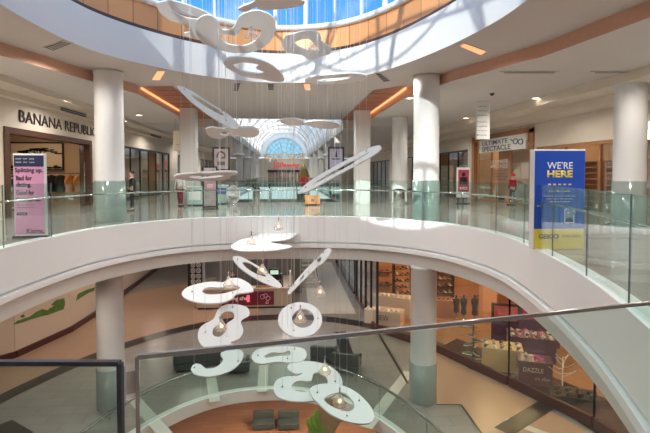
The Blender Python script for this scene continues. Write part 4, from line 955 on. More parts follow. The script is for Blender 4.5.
piece('upright white ring shaped like a figure eight, left of the round ring',
      zo(170, 250, S4, [(122, 365), (132, 338), (155, 320), (190, 300), (208, 262), (240, 240), (290, 238), (335, 252), (343, 285), (308, 310), (318, 350), (300, 385), (262, 402), (285, 415), (250, 430), (190, 434), (145, 420), (125, 395)]),
      [zo(170, 250, S4, [(187, 370), (190, 340), (217, 320), (214, 290), (240, 268), (272, 272), (278, 298), (246, 322), (245, 352), (215, 378)])], 9.5, (0, -.8, .6))
piece('white crescent panel seen through the close-up glass, lowest on the left',
      zo(120, 333, S4, [(308, 160), (325, 138), (350, 140), (375, 158), (420, 150), (447, 120), (437, 92), (490, 74), (532, 84), (528, 120), (495, 157), (440, 183), (380, 193), (328, 184)]), [], 9, (0, -.6, .8))
piece('thin white loop slanting up to the right below the curved fascia',
      zo(250, 230, S5, [(208, 335), (240, 290), (300, 220), (370, 150), (418, 103), (442, 112), (412, 165), (372, 195), (330, 235), (290, 275), (250, 315), (216, 350)]),
      [zo(250, 230, S5, [(272, 272), (296, 238), (290, 262)]), zo(250, 230, S5, [(362, 162), (388, 148), (385, 168), (370, 176)])], 11, (-.3, -.8, .5))
piece('round white ring with an oval hole round a hanging pendant, above the close-up glass edge',
      [(300 + 22 * math.cos(a), 320.5 + 17.5 * math.sin(a)) for a in [2 * PI * k / 12 for k in range(12)]],
      [[(303 + 11 * math.cos(a), 319 + 9.5 * math.sin(a)) for a in [2 * PI * k / 10 for k in range(10)]]], 9.5, (0, -.7, .7))
piece('flat white ring with a small hole, left of the largest lower panel',
      zo(240, 333, S4, [(52, 102), (78, 76), (140, 66), (220, 64), (275, 74), (288, 103), (265, 128), (215, 134), (160, 130), (95, 139), (60, 128)]),
      [zo(240, 333, S4, [(104, 108), (135, 90), (180, 92), (213, 82), (215, 102), (165, 106), (120, 113)])], 9.5, (0, -.3, .95))
piece('largest lower white panel, curled round a dark hole above the lower opening',
      zo(240, 333, S4, [(145, 240), (160, 208), (200, 192), (250, 190), (270, 178), (240, 181), (208, 162), (213, 138), (260, 127), (330, 130), (390, 150), (430, 183), (443, 225), (425, 262), (370, 288), (280, 302), (200, 296), (158, 275)]),
      [zo(240, 333, S4, [(222, 235), (250, 212), (305, 212), (318, 180), (345, 178), (375, 200), (377, 232), (340, 250), (270, 259), (235, 252)])], 9, (0, -.5, .85))
piece('lowest white oval ring with a lit pendant in its hole, lower right of the cluster',
      zo(240, 333, S4, [(303, 245), (345, 226), (425, 228), (500, 260), (560, 318), (579, 368), (552, 396), (480, 392), (400, 362), (340, 312), (308, 275)]),
      [zo(240, 333, S4, [(362, 292), (400, 268), (450, 264), (485, 298), (492, 330), (460, 345), (400, 325)])], 8.3, (.2, -.5, .85))
# glass pendants on long cables
M_bulb = mat('pendant_bulb', (1, .8, .6), .4, emit=(1, .70, .42), estr=2.0); M_pglass = glassmat('pendant_crystal', (.98, .95, .93), base=.12, translucent=.25, tcol=(1, .93, .9))
def pendant(label, px, py, d, lit=True, s=1.0):
    c = at_depth(px, py, d); t = thing('glass_pendant', label, 'pendant lamp', c)
    mb = MB(); mb.lathe([(.012, .12 * s), (.03 * s, .09 * s), (.065 * s, .02 * s), (.115 * s, -.05 * s), (.10 * s, -.085 * s), (.04 * s, -.10 * s)], c, 10, cap=False); mb.build('glass_shade', M_pglass, t)
    mb = MB(); mb.lathe([(0, -.05 * s), (.03 * s, -.03 * s), (.03 * s, 0), (0, .03 * s)], c, 10); mb.build('bulb', M_bulb if lit else M_pglass, t)
    mb = MB(); mb.lathe([(.014, .10 * s), (.014, .2 * s), (0, .21 * s)], c, 8); mb.build('socket', M_steel, t)
    mb = MB(); mb.tube([c + Z * .2 * s, (c.x, c.y, 9.55)], .003, 4); mb.build('cable', M_wire, t)
for l_, x, y, d, lit in (('glass pendant hanging in the hole of the largest upper white panel', 252, 35, 9, False), ('glass pendant hanging in the four-lobed upper white panel', 313, 47, 11.5, False),
        ('small glowing pendant in front of the white curved fascia, the left one', 251, 241, 11.5, True), ('small glowing pendant in front of the white curved fascia, higher and to the right', 278.5, 226, 12, True),
        ('glowing pendant inside the slender slanting ring by the kiosk', 262, 270, 11, True), ('glowing pendant at the top of the broad wavy ring', 228, 283, 10, True), ('glowing pendant inside the upright figure-eight ring', 220.5, 327, 9.5, True),
        ('glowing pendant hanging right of the thin slanting loop', 320, 292, 10.5, True), ('glowing pendant inside the round white ring', 300, 318, 9.5, True), ('glowing pendant over the largest lower white panel', 325, 371, 9, True), ('glowing pendant inside the lowest oval ring', 340, 404, 8.3, True)):
    pendant(l_, x, y, d, lit, 1.15)

# ------------------------------------------------------------------ people
def skinned(name, joints, edges, m, parent, sub=1):
    me = bpy.data.meshes.new(name); me.from_pydata([j[0] for j in joints], edges, []); o = bpy.data.objects.new(name, me); COL.objects.link(o)
    s = o.modifiers.new('skin', 'SKIN'); s.use_smooth_shade = True
    if not me.skin_vertices: bpy.context.view_layer.objects.active = o
    for i, j in enumerate(joints):
        r = j[1] if isinstance(j[1], tuple) else (j[1], j[1]); me.skin_vertices[0].data[i].radius = r; me.skin_vertices[0].data[i].use_root = (i == 0)
    u = o.modifiers.new('sub', 'SUBSURF'); u.levels = sub; u.render_levels = sub; me.materials.append(m)
    dg = bpy.context.evaluated_depsgraph_get(); me2 = bpy.data.meshes.new_from_object(o.evaluated_get(dg)); bpy.data.objects.remove(o, do_unlink=True)
    o = bpy.data.objects.new(name, me2); COL.objects.link(o); child(o, parent); return o
M_skin = mat('skin', (.55, .33, .24), .55); M_hair = mat('dark_hair', (.025, .018, .015), .6)
def person(label, p, h, rot, shirt, pants, arms='down', hair=M_hair, stride=.12, hood=False):
    t = thing('person', label, 'person', p); k = h / 1.72; Rm = Matrix.Rotation(rot, 3, 'Z')      # faces -y when rot = 0
    def q(x, y, z): return p + Rm @ Vector((x * k, y * k, z * k))
    hands = {'down': ((.27, .02, .84), (-.27, -.02, .84), (.25, .03, 1.12), (-.25, .03, 1.12)), 'up': ((.12, -.34, 1.2), (-.12, -.34, 1.18), (.26, -.08, 1.12), (-.26, -.08, 1.12))}[arms]
    def J(e, w=0): return [(q(0, 0, .95), (.155 * k + e, .10 * k + e)), (q(0, 0, 1.12), (.125 * k + e, .09 * k + e)), (q(0, .0, 1.34), (.16 * k + e, .10 * k + e)), (q(0, 0, 1.43), (.10 * k + e, .07 * k + e))]
    body = J(0) + [(q(0, -.01, 1.50), .05 * k), (q(0, -.02, 1.58), (.070 * k, .085 * k)), (q(0, -.02, 1.66), (.072 * k, .088 * k)), (q(0, -.01, 1.71), .045 * k),
        (q(.17, 0, 1.40), .055 * k), (q(*hands[2]), .04 * k), (q(*hands[0]), .028 * k), (q(-.17, 0, 1.40), .055 * k), (q(*hands[3]), .04 * k), (q(*hands[1]), .028 * k),
        (q(.09, 0, .86), .085 * k), (q(.10, -stride * .4, .49), .055 * k), (q(.10, -stride, .09), .04 * k), (q(.10, -stride - .14, .03), .03 * k),
        (q(-.09, 0, .86), .085 * k), (q(-.10, stride * .4, .49), .055 * k), (q(-.10, stride, .09), .04 * k), (q(-.10, stride - .14, .03), .03 * k)]
    E_ = [(0, 1), (1, 2), (2, 3), (3, 4), (4, 5), (5, 6), (6, 7), (3, 8), (8, 9), (9, 10), (3, 11), (11, 12), (12, 13), (0, 14), (14, 15), (15, 16), (16, 17), (0, 18), (18, 19), (19, 20), (20, 21)]
    skinned('body', body, E_, M_skin, t)
    # hands: five bent fingers each, rooted in the palm
    for s, (el, ha) in ((1, (body[9][0], body[10][0])), (-1, (body[12][0], body[13][0]))):
        d = (ha - el).normalized(); side = d.cross(Rm @ Vector((0, 1, 0))).normalized(); mb = MB(); fwd = side.cross(d).normalized()
        mb.tube([ha, ha + d * .04 * k, ha + d * .075 * k], [.03 * k, .036 * k, .03 * k], 8)
        for i, L in enumerate((.06, .07, .065, .05)):
            b = ha + d * .075 * k + side * (i - 1.5) * .018 * k; mb.tube([b, b + d * L * .5 * k, b + (d * .9 * L + fwd * .012) * k], [.009 * k, .0085 * k, .007 * k], 5)
        mb.tube([ha + d * .02 * k + side * .03 * k, ha + d * .06 * k + side * .052 * k], [.011 * k, .009 * k], 5); mb.build('hand', M_skin, t)
    e = .018
    top = J(e) + [(q(.17, 0, 1.40), .072 * k), (q(*hands[2]), .058 * k), (q(*hands[0]).lerp(q(*hands[2]), .12), .045 * k), (q(-.17, 0, 1.40), .072 * k), (q(*hands[3]), .058 * k), (q(*hands[1]).lerp(q(*hands[3]), .12), .045 * k)]
    skinned('shirt', top, [(0, 1), (1, 2), (2, 3), (3, 4), (4, 5), (5, 6), (3, 7), (7, 8), (8, 9)], shirt, t)
    leg = [(q(0, 0, .96), (.165 * k, .11 * k)), (q(.09, 0, .86), .10 * k), (q(.10, -stride * .4, .49), .075 * k), (q(.10, -stride, .12), .062 * k), (q(-.09, 0, .86), .10 * k), (q(-.10, stride * .4, .49), .075 * k), (q(-.10, stride, .12), .062 * k)]
    skinned('trousers', leg, [(0, 1), (1, 2), (2, 3), (0, 4), (4, 5), (5, 6)], pants, t)
    mb = MB()
    for s, yy in ((1, -stride), (-1, stride)): mb.obox(q(s * .10, yy - .07, .035), Rm @ Vector((.05 * k, 0, 0)), Rm @ Vector((0, .13 * k, 0)), (0, 0, .033)); 
    mb.build('shoes', M_black, t, bevel=.015)
    mb = MB(); c = q(0, .012, 1.655); vs = []; hs = 1.25 if hood else 1.0
    for i in range(7):
        a = PI * .58 * i / 6
        for j in range(14): b = 2 * PI * j / 14; vs.append(c + Rm @ Vector((.088 * hs * k * math.sin(a) * math.cos(b), .108 * hs * k * math.sin(a) * math.sin(b) + (.02 * k if i > 3 else 0), .10 * hs * k * math.cos(a))))
    mb.add(vs, [(i * 14 + j, i * 14 + (j + 1) % 14, i * 14 + 14 + (j + 1) % 14, i * 14 + 14 + j) for i in range(6) for j in range(14)], True); mb.build('hood' if hood else 'hair', shirt if hood else hair, t)
    mb = MB()
    mb.add([q(-.012, -.098, 1.60), q(.012, -.098, 1.60), q(0, -.122, 1.60), q(0, -.10, 1.645)], [(0, 1, 2), (0, 2, 3), (1, 3, 2)])
    mb.build('nose', M_skin, t)
    mb = MB()
    for s in (-1, 1): mb.obox(q(s * .03, -.103, 1.645), Rm @ Vector((.012 * k, 0, 0)), Rm @ Vector((0, .004 * k, 0)), (0, 0, .005))
    mb.obox(q(0, -.105, 1.565), Rm @ Vector((.02 * k, 0, 0)), Rm @ Vector((0, .004 * k, 0)), (0, 0, .005)); mb.build('eyes_and_mouth', M_hair, t)
    return t
def cloth(nm, c): return mat(nm, c, .85, noise=.12, nscale=14)
G = lambda px, d, z=0: Vector((*at_depth(px, 200, d).xy, z))
person('person in a white top and dark red trousers walking beside the left square column', G(180, 23.4), 1.68, R(160), cloth('white_shirt', (.72, .68, .66)), cloth('dark_red_cloth', (.22, .02, .04)), stride=.06)
person('person dressed in black standing just right of the left round column', G(132, 20.6), 1.74, R(-60), cloth('black_shirt', (.02, .02, .025)), cloth('black_trousers', (.015, .015, .02)), stride=.05)
person('person in a red hooded top in front of the eyewear shop', G(512.5, 24.2), 1.62, R(200), cloth('red_cloth', (.50, .02, .03)), cloth('dark_trousers', (.05, .04, .05)), hood=True, stride=.08)
person('person in a dark top in the clothing shop doorway at the far left', G(9, 21.0), 1.75, R(40), cloth('navy_shirt', (.03, .035, .06)), cloth('grey_trousers', (.12, .11, .11)), stride=.05)
person('kiosk worker in a dark top behind the counter, raising both hands', Vector((*at_depth(232, 300, 30.4).xy, Z2)), 1.76, 0, cloth('charcoal_shirt', (.05, .045, .045)), cloth('black_trousers', (.02, .02, .02)), arms='up', stride=0)

# ------------------------------------------------------------------ lower level: drinks kiosk
def GZ(px, d, z=Z2): q = at_depth(px, 300, d); return Vector((q.x, q.y, z))
a, b = GZ(196, 27.8), GZ(292, 27.8); cx, w = (a.x + b.x) / 2, b.x - a.x; yk = (a.y + b.y) / 2
M_kb = mat('taupe_laminate', (.42, .33, .26), .4, noise=.06); M_burg = mat('burgundy_panel', (.16, .012, .03), .35)
t = thing('drinks_kiosk', 'drinks kiosk counter with a burgundy gong cha panel on the lower level', 'kiosk', (cx, yk, Z2))
mb = MB(); mb.box(cx - w / 2, cx + w / 2, yk, yk + .6, Z2 + .12, Z2 + 1.18); mb.box(cx + w / 2 - .6, cx + w / 2, yk + .6, yk + 3.4, Z2 + .12, Z2 + 1.18); mb.box(cx - w / 2, cx - w / 2 + .6, yk + .6, yk + 3.4, Z2 + .12, Z2 + 1.18); mb.build('counter_body', M_kb, t)
mb = MB(); mb.box(cx - w / 2 + .06, cx + w / 2 - .06, yk + .06, yk + 3.4, Z2, Z2 + .12); mb.build('plinth', M_dark, t)
mb = MB(); mb.box(cx - w / 2 - .05, cx + w / 2 + .05, yk - .05, yk + .65, Z2 + 1.18, Z2 + 1.24); mb.box(cx + w / 2 - .65, cx + w / 2 + .05, yk + .65, yk + 3.4, Z2 + 1.18, Z2 + 1.24); mb.build('counter_top', mat('beige_top', (.62, .50, .38), .3), t)
xa, xb = GZ(219, 27.8).x, GZ(273.5, 27.8).x
mb = MB(); mb.box(xa, xb, yk - .03, yk, Z2 + .22, Z2 + 1.05); mb.build('burgundy_panel', M_burg, t)
text('gong cha', (GZ(236.5, 27.8).x, yk - .032, Z2 + .62), X, Z, 1.22, .30, M_whitep, t, 'sign_letters', .03)
mb = MB(); xk = GZ(247.5, 27.8).x; mb.box(xk - .09, xk + .09, yk - .045, yk - .03, Z2 + .42, Z2 + .84); mb.build('pink_seal', mat('pink_seal', (.85, .15, .22), .4, emit=(.9, .1, .2), estr=.6), t)
mb = MB(); xk = GZ(264, 27.8).x
for k in range(3): mb.tube([(xk - .12 + .16 * k + .13 * math.cos(s_), yk - .036, Z2 + .72 - .10 * (k == 2) + (.05 if k == 1 else 0) + .13 * math.sin(s_)) for s_ in [2 * PI * i / 14 for i in range(14)]], .014, 4, True)
mb.tube([(xk + .15 + .08 * math.cos(s_), yk - .036, Z2 + .36 + .06 * math.sin(s_)) for s_ in [2 * PI * i / 14 for i in range(14)]], .012, 4, True)
mb.build('line_drawing', mat('pale_pink_line', (.75, .6, .62), .4), t)
mb = MB(); mb.box(cx - w / 2 + .9, cx + w / 2 + .7, yk + 3.6, yk + 3.8, Z2, Z2 + 2.75); tag(mb.build('menu_wall', tilemat('grey_stone_blocks', (.26, .25, .24), (.16, .155, .15), (.36, .35, .33), .42, .2, .6, .02)), 'grey stone-patterned back wall of the drinks kiosk', 'wall panel')
MATS['grey_stone_blocks'].node_tree.nodes['Brick Texture'].inputs['Bias'].default_value = .1
t = thing('drinks_machine', 'black drinks machine with a pale green screen on the kiosk back counter', 'machine', (GZ(274, 30).x, GZ(274, 30).y, Z2 + 1.24)); q = t.location
mb = MB(); mb.box(q.x - .35, q.x + .35, q.y - .05, q.y + .45, Z2 + 1.24, Z2 + 1.95); mb.build('machine_body', M_black, t, bevel=.02)
mb = MB(); mb.box(q.x - .26, q.x + .26, q.y - .07, q.y - .05, Z2 + 1.62, Z2 + 1.88); mb.build('screen', mat('mint_screen', (.5, .7, .6), .3, emit=(.5, .75, .62), estr=.6), t)
mb = MB(); mb.box(q.x - .45, q.x + .45, q.y - .1, q.y + .5, Z2, Z2 + 1.24); tag(mb.build('machine_counter', M_kb, bevel=.02), 'taupe back counter under the black drinks machine', 'counter')
def jar(name, label, cat, x, y, z, prof, m, lid=None, grp=None):
    t = thing(name, label, cat, (x, y, z), grp); mb = MB(); mb.lathe(prof, (x, y, z), 14); mb.build('body', m, t)
    if lid: r, zz = prof[-1]; mb = MB(); mb.lathe([(r * 1.1, zz), (r * 1.1, zz + .03), (0, zz + .04)], (x, y, z), 14); mb.build('lid', lid, t)
    return t
zt = Z2 + 1.24; yj = yk + .3
for k, px in enumerate((206, 210, 214, 219)): jar('syrup_bottle', 'small dark syrup bottle in a row at the left end of the kiosk counter', 'bottle', GZ(px, 28).x, yj, zt, [(.05, 0), (.055, .2), (.02, .28), (.02, .34)], M_black, M_whitep, 'syrup bottles on the kiosk counter')
t = thing('snack_tray', 'oak tray on the kiosk counter above the burgundy panel', 'tray', (GZ(263, 28).x, yj, zt)); q = t.location
mb = MB(); mb.box(q.x - .45, q.x + .45, q.y - .18, q.y + .18, zt, zt + .04); mb.build('tray_base', M_oak, t); mb = MB(); mb.box(q.x - .45, q.x + .45, q.y - .2, q.y - .18, zt, zt + .09); mb.build('tray_rim', M_oak, t)
t = thing('coffee_grinder', 'tall black grinder at the right end of the kiosk counter', 'machine', (GZ(281, 28.1).x, yj, zt)); q = t.location
mb = MB(); mb.box(q.x - .12, q.x + .12, q.y - .15, q.y + .15, zt, zt + .4); mb.build('base', M_black, t, bevel=.02); mb = MB(); mb.lathe([(.06, .4), (.12, .55), (.13, .75), (.11, .8)], q, 14); mb.build('hopper', M_dark, t); mb = MB(); mb.box(q.x - .03, q.x + .03, q.y - .25, q.y - .1, zt + .3, zt + .36); mb.build('spout', M_steel, t)
t = thing('white_panel', 'white end screen at the right end of the kiosk counter', 'screen', (GZ(288.5, 28).x, yj, zt)); q = t.location
mb = MB(); mb.box(q.x + .05, q.x + .12, q.y - .25, q.y + .3, zt, zt + .95); mb.build('sheet', M_whitep, t, bevel=.02); mb = MB(); mb.box(q.x - .02, q.x + .2, q.y - .2, q.y + .2, zt, zt + .02); mb.build('foot', M_steel, t)
t = thing('pink_sign', 'small round pink sign on the kiosk back wall', 'sign', (GZ(262, 31.3).x, yk + 3.6, Z2 + 2.15)); q = t.location
mb = MB(); mb.tube([(q.x + .16 * math.cos(s_), q.y - .03, q.z + .16 * math.sin(s_)) for s_ in [2 * PI * i / 16 for i in range(16)]], .035, 6, True); mb.build('ring', mat('pink_gloss', (.65, .15, .22), .3), t); mb = MB(); mb.box(q.x - .05, q.x + .05, q.y - .03, q.y, q.z - .3, q.z - .12); mb.build('tag', MATS['pink_gloss'], t)
# black and white totem
q = GZ(194, 31.5); t = thing('patterned_totem', 'tall black totem with a white lattice pattern left of the kiosk', 'sign', q)
mb = MB(); mb.box(q.x - .48, q.x + .48, q.y, q.y + .3, Z2, Z2 + 2.6); mb.build('totem_body', M_black, t, bevel=.02)
mb = MB()
for r_ in range(6):
    for c_ in range(2):
        cx_, cz_ = q.x - .12 + c_ * .36, Z2 + .4 + r_ * .38; mb.tube([(cx_ + .14 * math.cos(s_), q.y - .012, cz_ + .14 * math.sin(s_)) for s_ in [2 * PI * i / 10 for i in range(10)]], .025, 4, True); mb.bar((cx_ - .13, q.y - .012, cz_ - .13), (cx_ + .13, q.y - .012, cz_ + .13), .03); mb.bar((cx_ + .13, q.y - .012, cz_ - .13), (cx_ - .13, q.y - .012, cz_ + .13), .03)
mb.build('lattice_pattern', M_whitep, t)
mb = MB(); mb.box(q.x + .5, q.x + .62, q.y - .01, q.y + .3, Z2, Z2 + 2.6); mb.build('side_light', M_pinkl if False else M_lil, t)

# ------------------------------------------------------------------ lounge seats on the lower level
M_sofa = mat('charcoal_leather', (.055, .06, .06), .45, noise=.1)
def sofa(label, px, base_y, w, rot=0, h=.82, dd=.85, m=None):
    d = (EYE - Z2) * F / (base_y - HOR); q = GZ(px, d); t = thing('lounge_seat', label, 'sofa', q); Rm = Matrix.Rotation(rot, 3, 'Z'); m = m or M_sofa
    def bx(nm, x0, x1, y0, y1, z0, z1, mm=m): mb = MB(); c = Vector(((x0 + x1) / 2, (y0 + y1) / 2, (z0 + z1) / 2)); mb.obox(q + Rm @ c, Rm @ Vector(((x1 - x0) / 2, 0, 0)), Rm @ Vector((0, (y1 - y0) / 2, 0)), (0, 0, (z1 - z0) / 2)); mb.build(nm, mm, t, bevel=.04 if mm is m else 0)
    bx('seat_base', -w / 2, w / 2, 0, dd, .1, .36); bx('backrest', -w / 2, w / 2, 0, .2, .36, h)
    for s in (-1, 1): bx('armrest', s * w / 2 - (.16 if s > 0 else 0), s * w / 2 + (0 if s > 0 else .16), .2, dd, .36, .6)
    bx('seat_cushion', -w / 2 + .17, w / 2 - .17, .21, dd - .02, .36, .48)
    for x in (-w / 2 + .08, w / 2 - .08):
        for y in (.08, dd - .08): bx('leg', x - .03, x + .03, y - .03, y + .03, 0, .1, M_steel)
sofa('charcoal lounge seat beyond the lower glass railing, left of the crescent panel', 188, 375, 1.2, R(18))
sofa('charcoal lounge seat partly behind the white crescent panel', 212, 371, 1.1, R(12))
sofa('long low black bench beyond the lower railing, right of the crescent panel', 236, 378, .95, 0, .5, .6)
sofa('charcoal lounge seat beyond the lower railing, behind the largest lower panel', 323, 369, 1.1, R(-12))
sofa('charcoal lounge seat beyond the lower railing, rightmost of the row', 345, 377, 1.1, R(-20))
# potted sculpture of tan ribbons and green leaves rising from the ground floor
q = GZ(327, 14.2, Z1); t = thing('leaf_sculpture', 'tall sculpture of curved tan ribbons with bright green leaves rising through the lower opening', 'sculpture', q)
M_rib = mat('tan_ribbon_wood', (.42, .29, .15), .5, noise=.2); M_leafg = mat('lime_leaf', (.20, .42, .05), .45, noise=.15)
mb = MB(); mb.lathe([(.5, 0), (.5, .5), (.35, .6), (.2, 2), (.14, 5), (.1, 6.2)], q, 16); mb.build('trunk', M_rib, t)
def ribbon(pts, w, m, name, nrm=(0, -1, .3)):
    P_ = crom(pts, 6, False); mb = MB(); n = len(P_); nrm = Vector(nrm).normalized(); vs = []
    for i, p in enumerate(P_):
        d = (P_[min(i + 1, n - 1)] - P_[max(i - 1, 0)]).normalized(); s_ = d.cross(nrm).normalized(); ww = w * (.25 + .75 * math.sin(PI * (i + .6) / (n + .4)))
        vs += [p - s_ * ww - nrm * .02, p + s_ * ww - nrm * .02, p + s_ * ww + nrm * .02, p - s_ * ww + nrm * .02]
    fs = [(i * 4 + k, i * 4 + (k + 1) % 4, i * 4 + 4 + (k + 1) % 4, i * 4 + 4 + k) for i in range(n - 1) for k in range(4)] + [(3, 2, 1, 0), (4 * n - 4, 4 * n - 3, 4 * n - 2, 4 * n - 1)]
    mb.add(vs, fs, True); return mb.build(name, m, t)
T0 = q + Z * 6.35
for a_, L, hgt, nm in ((.5, .75, 1.2, 'ribbon'), (.1, .35, 1.3, 'ribbon'), (-1.2, .3, 1.25, 'ribbon'), (.9, .95, .8, 'ribbon'), (.3, .65, .9, 'ribbon')):
    dx = math.sin(a_) * L; ribbon([T0 - Z * .8 - X * .2, T0 + X * dx * .1 + Z * hgt * .3, T0 + X * dx * .5 + Z * hgt * .9 , T0 + X * dx + Z * hgt], .17, M_rib, 'ribbon')
for dx, dz, L in ((-.42, .55, .5), (-.5, .3, .42), (-.3, .75, .4), (-.12, .8, .35), (-.55, .5, .35)):
    ribbon([T0 - X * .15 + Z * .2, T0 + X * dx * .6 + Z * dz * .6, T0 + X * dx + Z * dz, T0 + X * (dx - .02) + Z * (dz + L * .5)], .085, M_leafg, 'leaf')
for lab, px in (('dark low seat on the ground floor seen through the lower opening, left one', 262), ('dark low seat on the ground floor seen through the lower opening, right one', 288)):
    q = GZ(px, 26.0, Z1); t = thing('lounge_seat', lab, 'sofa', q); mb = MB(); mb.box(q.x - .6, q.x + .6, q.y, q.y + .8, Z1 + .08, Z1 + .42); mb.build('seat_base', M_sofa, t, bevel=.04); mb = MB(); mb.box(q.x - .6, q.x + .6, q.y + .62, q.y + .8, Z1 + .42, Z1 + .85); mb.build('backrest', M_sofa, t, bevel=.04)
# leaf mural on the left lower wall
t = thing('wall_mural', 'green leafy branch graphic on the cream wall at lower left', 'mural', (-11.5, 23, -5)); M_mg = mat('mural_green', (.10, .20, .04), .6, noise=.4, nscale=4)
def wallpt(px, py, a, b, off=.07):
    n = Vector(((b - a).y, -(b - a).x, 0)).normalized(); p0 = Vector((a.x, a.y, 0)) + n * off; return at_plane(px, py, p0, n)
def mural(seg, polys):
    for L in polys:
        P_ = [wallpt(x, y, LW[seg], LW[seg + 1]) for x, y in L]; mb = MB(); n_ = Vector(((LW[seg + 1] - LW[seg]).y, -(LW[seg + 1] - LW[seg]).x, 0)).normalized() * .006
        k = len(P_); mb.add(P_ + [v - n_ for v in P_], [tuple(range(k)), tuple(range(2 * k - 1, k - 1, -1))] + [(i, (i + 1) % k, k + (i + 1) % k, k + i) for i in range(k)]); mb.build('leaf_shape', M_mg, t)
mural(1, [[(13, 325), (17, 321), (28, 317), (34, 318), (24, 322)], [(28, 318), (36, 312), (42, 309), (50, 311), (42, 316), (32, 319)], [(20, 316), (24, 314), (25, 317), (22, 318)], [(44, 314), (50, 308), (56, 305), (65, 300), (65, 306), (55, 311)], [(51, 305), (56, 300), (65, 298), (62, 304), (55, 306)], [(36, 317), (48, 312), (64, 306), (64, 309), (48, 315)]])
mural(2, [[(76, 301), (78, 294), (86, 290), (96, 287), (90, 292), (82, 297)], [(82, 295), (90, 290), (95, 288), (94, 291)]])

# ------------------------------------------------------------------ lower level shop fronts
def front(label, a, b, z, h, bays, frame, plinth=.45, skip=(), mw=.05):
    a, b = Vector(a), Vector(b); t = thing('shopfront', label, 'shopfront', (a.x, a.y, z))
    d = (b - a).normalized()
    mb = MB(); mb.bar(V3(a + d * .05, z + plinth / 2), V3(b - d * .05, z + plinth / 2), .14, plinth); mb.build('plinth', M_base if frame is M_dark else frame, t)
    mb = MB(); mb.bar(V3(a, z + h - .15), V3(b, z + h - .15), .2, .3); mb.build('head_frame', frame, t)
    for k in range(bays + 1): p = a.lerp(b, k / bays); mb = MB(); mb.bar(V3(p, z + plinth), V3(p, z + h - .3), mw); mb.build('mullion', frame, t)
    for k in range(bays):
        if k in skip: continue
        mb = MB(); mb.bar(V3(a.lerp(b, k / bays) + d * .05, z + (plinth + h - .3) / 2), V3(a.lerp(b, (k + 1) / bays) - d * .05, z + (plinth + h - .3) / 2), .012, h - .3 - plinth); mb.build('glass_pane', M_clear, t)
    return t
HL = 4.85
front('glazed front of the shoe shop facing the corridor, with dark mullions', SH[1], (4.65, 30), Z2, HL, 4, M_dark, .15, mw=.12)
front('glazed shoe shop front left of the right lower column', SH[2], SH[1], Z2, HL, 1, M_dark, .35)
front('glazed shoe shop front just right of the right lower column', SH[3], SH[2], Z2, HL, 1, M_dark, .35)
front('glazed shoe shop front in front of the DAZZLE display', SH[4], SH[3], Z2, HL, 1, M_dark, .35)
front('glazed shoe shop front at the lower right, nearest to the railing', SH[5], SH[4], Z2, HL, 3, M_dark, .35)
front('far lower shopfront along the right side of the lower corridor, nearer one', (4.65, 31), (4.65, 41), Z2, HL, 4, M_dark, .15)
front('far lower shopfront along the right side of the lower corridor, farther one', (4.65, 42), (4.65, 54), Z2, HL, 5, M_dark, .15)
mb = MB(); mb.box(9.5, 9.6, 30.4, 60, Z2, -1.6); mb.build('wall_shops_lower', mat('blue_shop_wall', (.18, .20, .32), .6), kind='structure')
# dark stone strip inside the glass
mb = MB(); S_ = [SH[2] + Vector((.1, .1)), SH[3] + Vector((.1, 0)), SH[4], SH[5], SH[5] + Vector((2.2, 0)), SH[4] + Vector((2.2, .6)), SH[3] + Vector((1.9, 1.0)), SH[2] + Vector((1.6, 1.4))]
mb.add([V3(p, Z2 + .014) for p in S_], [tuple(range(8))]); mb.build('floor_inlay_shop', mat('maroon_stone', (.05, .018, .014), .25, noise=.2), kind='structure')

# ------------------------------------------------------------------ shoes
def shoe_mesh(name, heel=0.0):
    """sole and upper as two meshes, toe towards +x, 0.27 m long"""
    prof = [(-.13, .030, .075, .0), (-.10, .036, .085, .0), (-.05, .036, .080, .0), (0, .036, .068, .0), (.05, .042, .052, 0), (.09, .044, .042, 0), (.12, .036, .034, 0), (.138, .015, .022, 0)]
    vs = []
    for x, w, h, _ in prof:
        lift = heel * max(0, min(1, (.05 - x) / .15))
        for k in range(9): a = PI * k / 8; vs.append((x, w * math.cos(a), lift + .018 + (h - .018) * math.sin(a) ** .8))
    fs = [(i * 9 + k, i * 9 + k + 1, i * 9 + 10 + k, i * 9 + 9 + k) for i in range(7) for k in range(8)] + [(8, 7, 6, 5, 4, 3, 2, 1, 0), tuple(range(63, 72))]
    a = MB(); a.add(vs, fs, True)
    s = MB(); sv = []
    for x, w, h, _ in prof:
        lift = heel * max(0, min(1, (.05 - x) / .15)); w *= 1.08
        sv += [(x, -w, lift), (x, w, lift), (x, w, lift + .02), (x, -w, lift + .02)]
    s.add(sv, [(i * 4 + k, i * 4 + (k + 1) % 4, i * 4 + 4 + (k + 1) % 4, i * 4 + 4 + k) for i in range(7) for k in range(4)] + [(3, 2, 1, 0), (28, 29, 30, 31)])
    if heel: s.obox((-.115, 0, heel / 2), (.012, 0, 0), (0, .012, 0), (0, 0, heel / 2))
    return a, s
SHOES = {}
def shoe(label, p, rot, col, sole=(.8, .8, .78), heel=0.0, grp=None, s=1.5, roll=0):
    key = (col, sole, heel)
    if key not in SHOES:
        a, b = shoe_mesh('shoe', heel); r = bpy.data.objects.new('shoe', None); COL.objects.link(r); r.empty_display_size = .1
        nm = 'leather_%02d%02d%02d' % tuple(int(c * 99) for c in col); ms = mat('sole_%02d%02d%02d' % tuple(int(c * 99) for c in sole), sole, .5)
        u = a.build('upper', mat(nm, col, .35, noise=.1), r); l = b.build('sole', ms, r); SHOES[key] = r; first = r
    else:
        r0 = SHOES[key]; first = r0.copy(); COL.objects.link(first)
        for ch in r0.children: c = ch.copy(); COL.objects.link(c); c.parent = first
    first.location = p; first.rotation_euler = (roll, 0, rot); first.scale = (s, s, s); first['label'] = label; first['category'] = 'shoe'
    if grp: first['group'] = grp
    return first
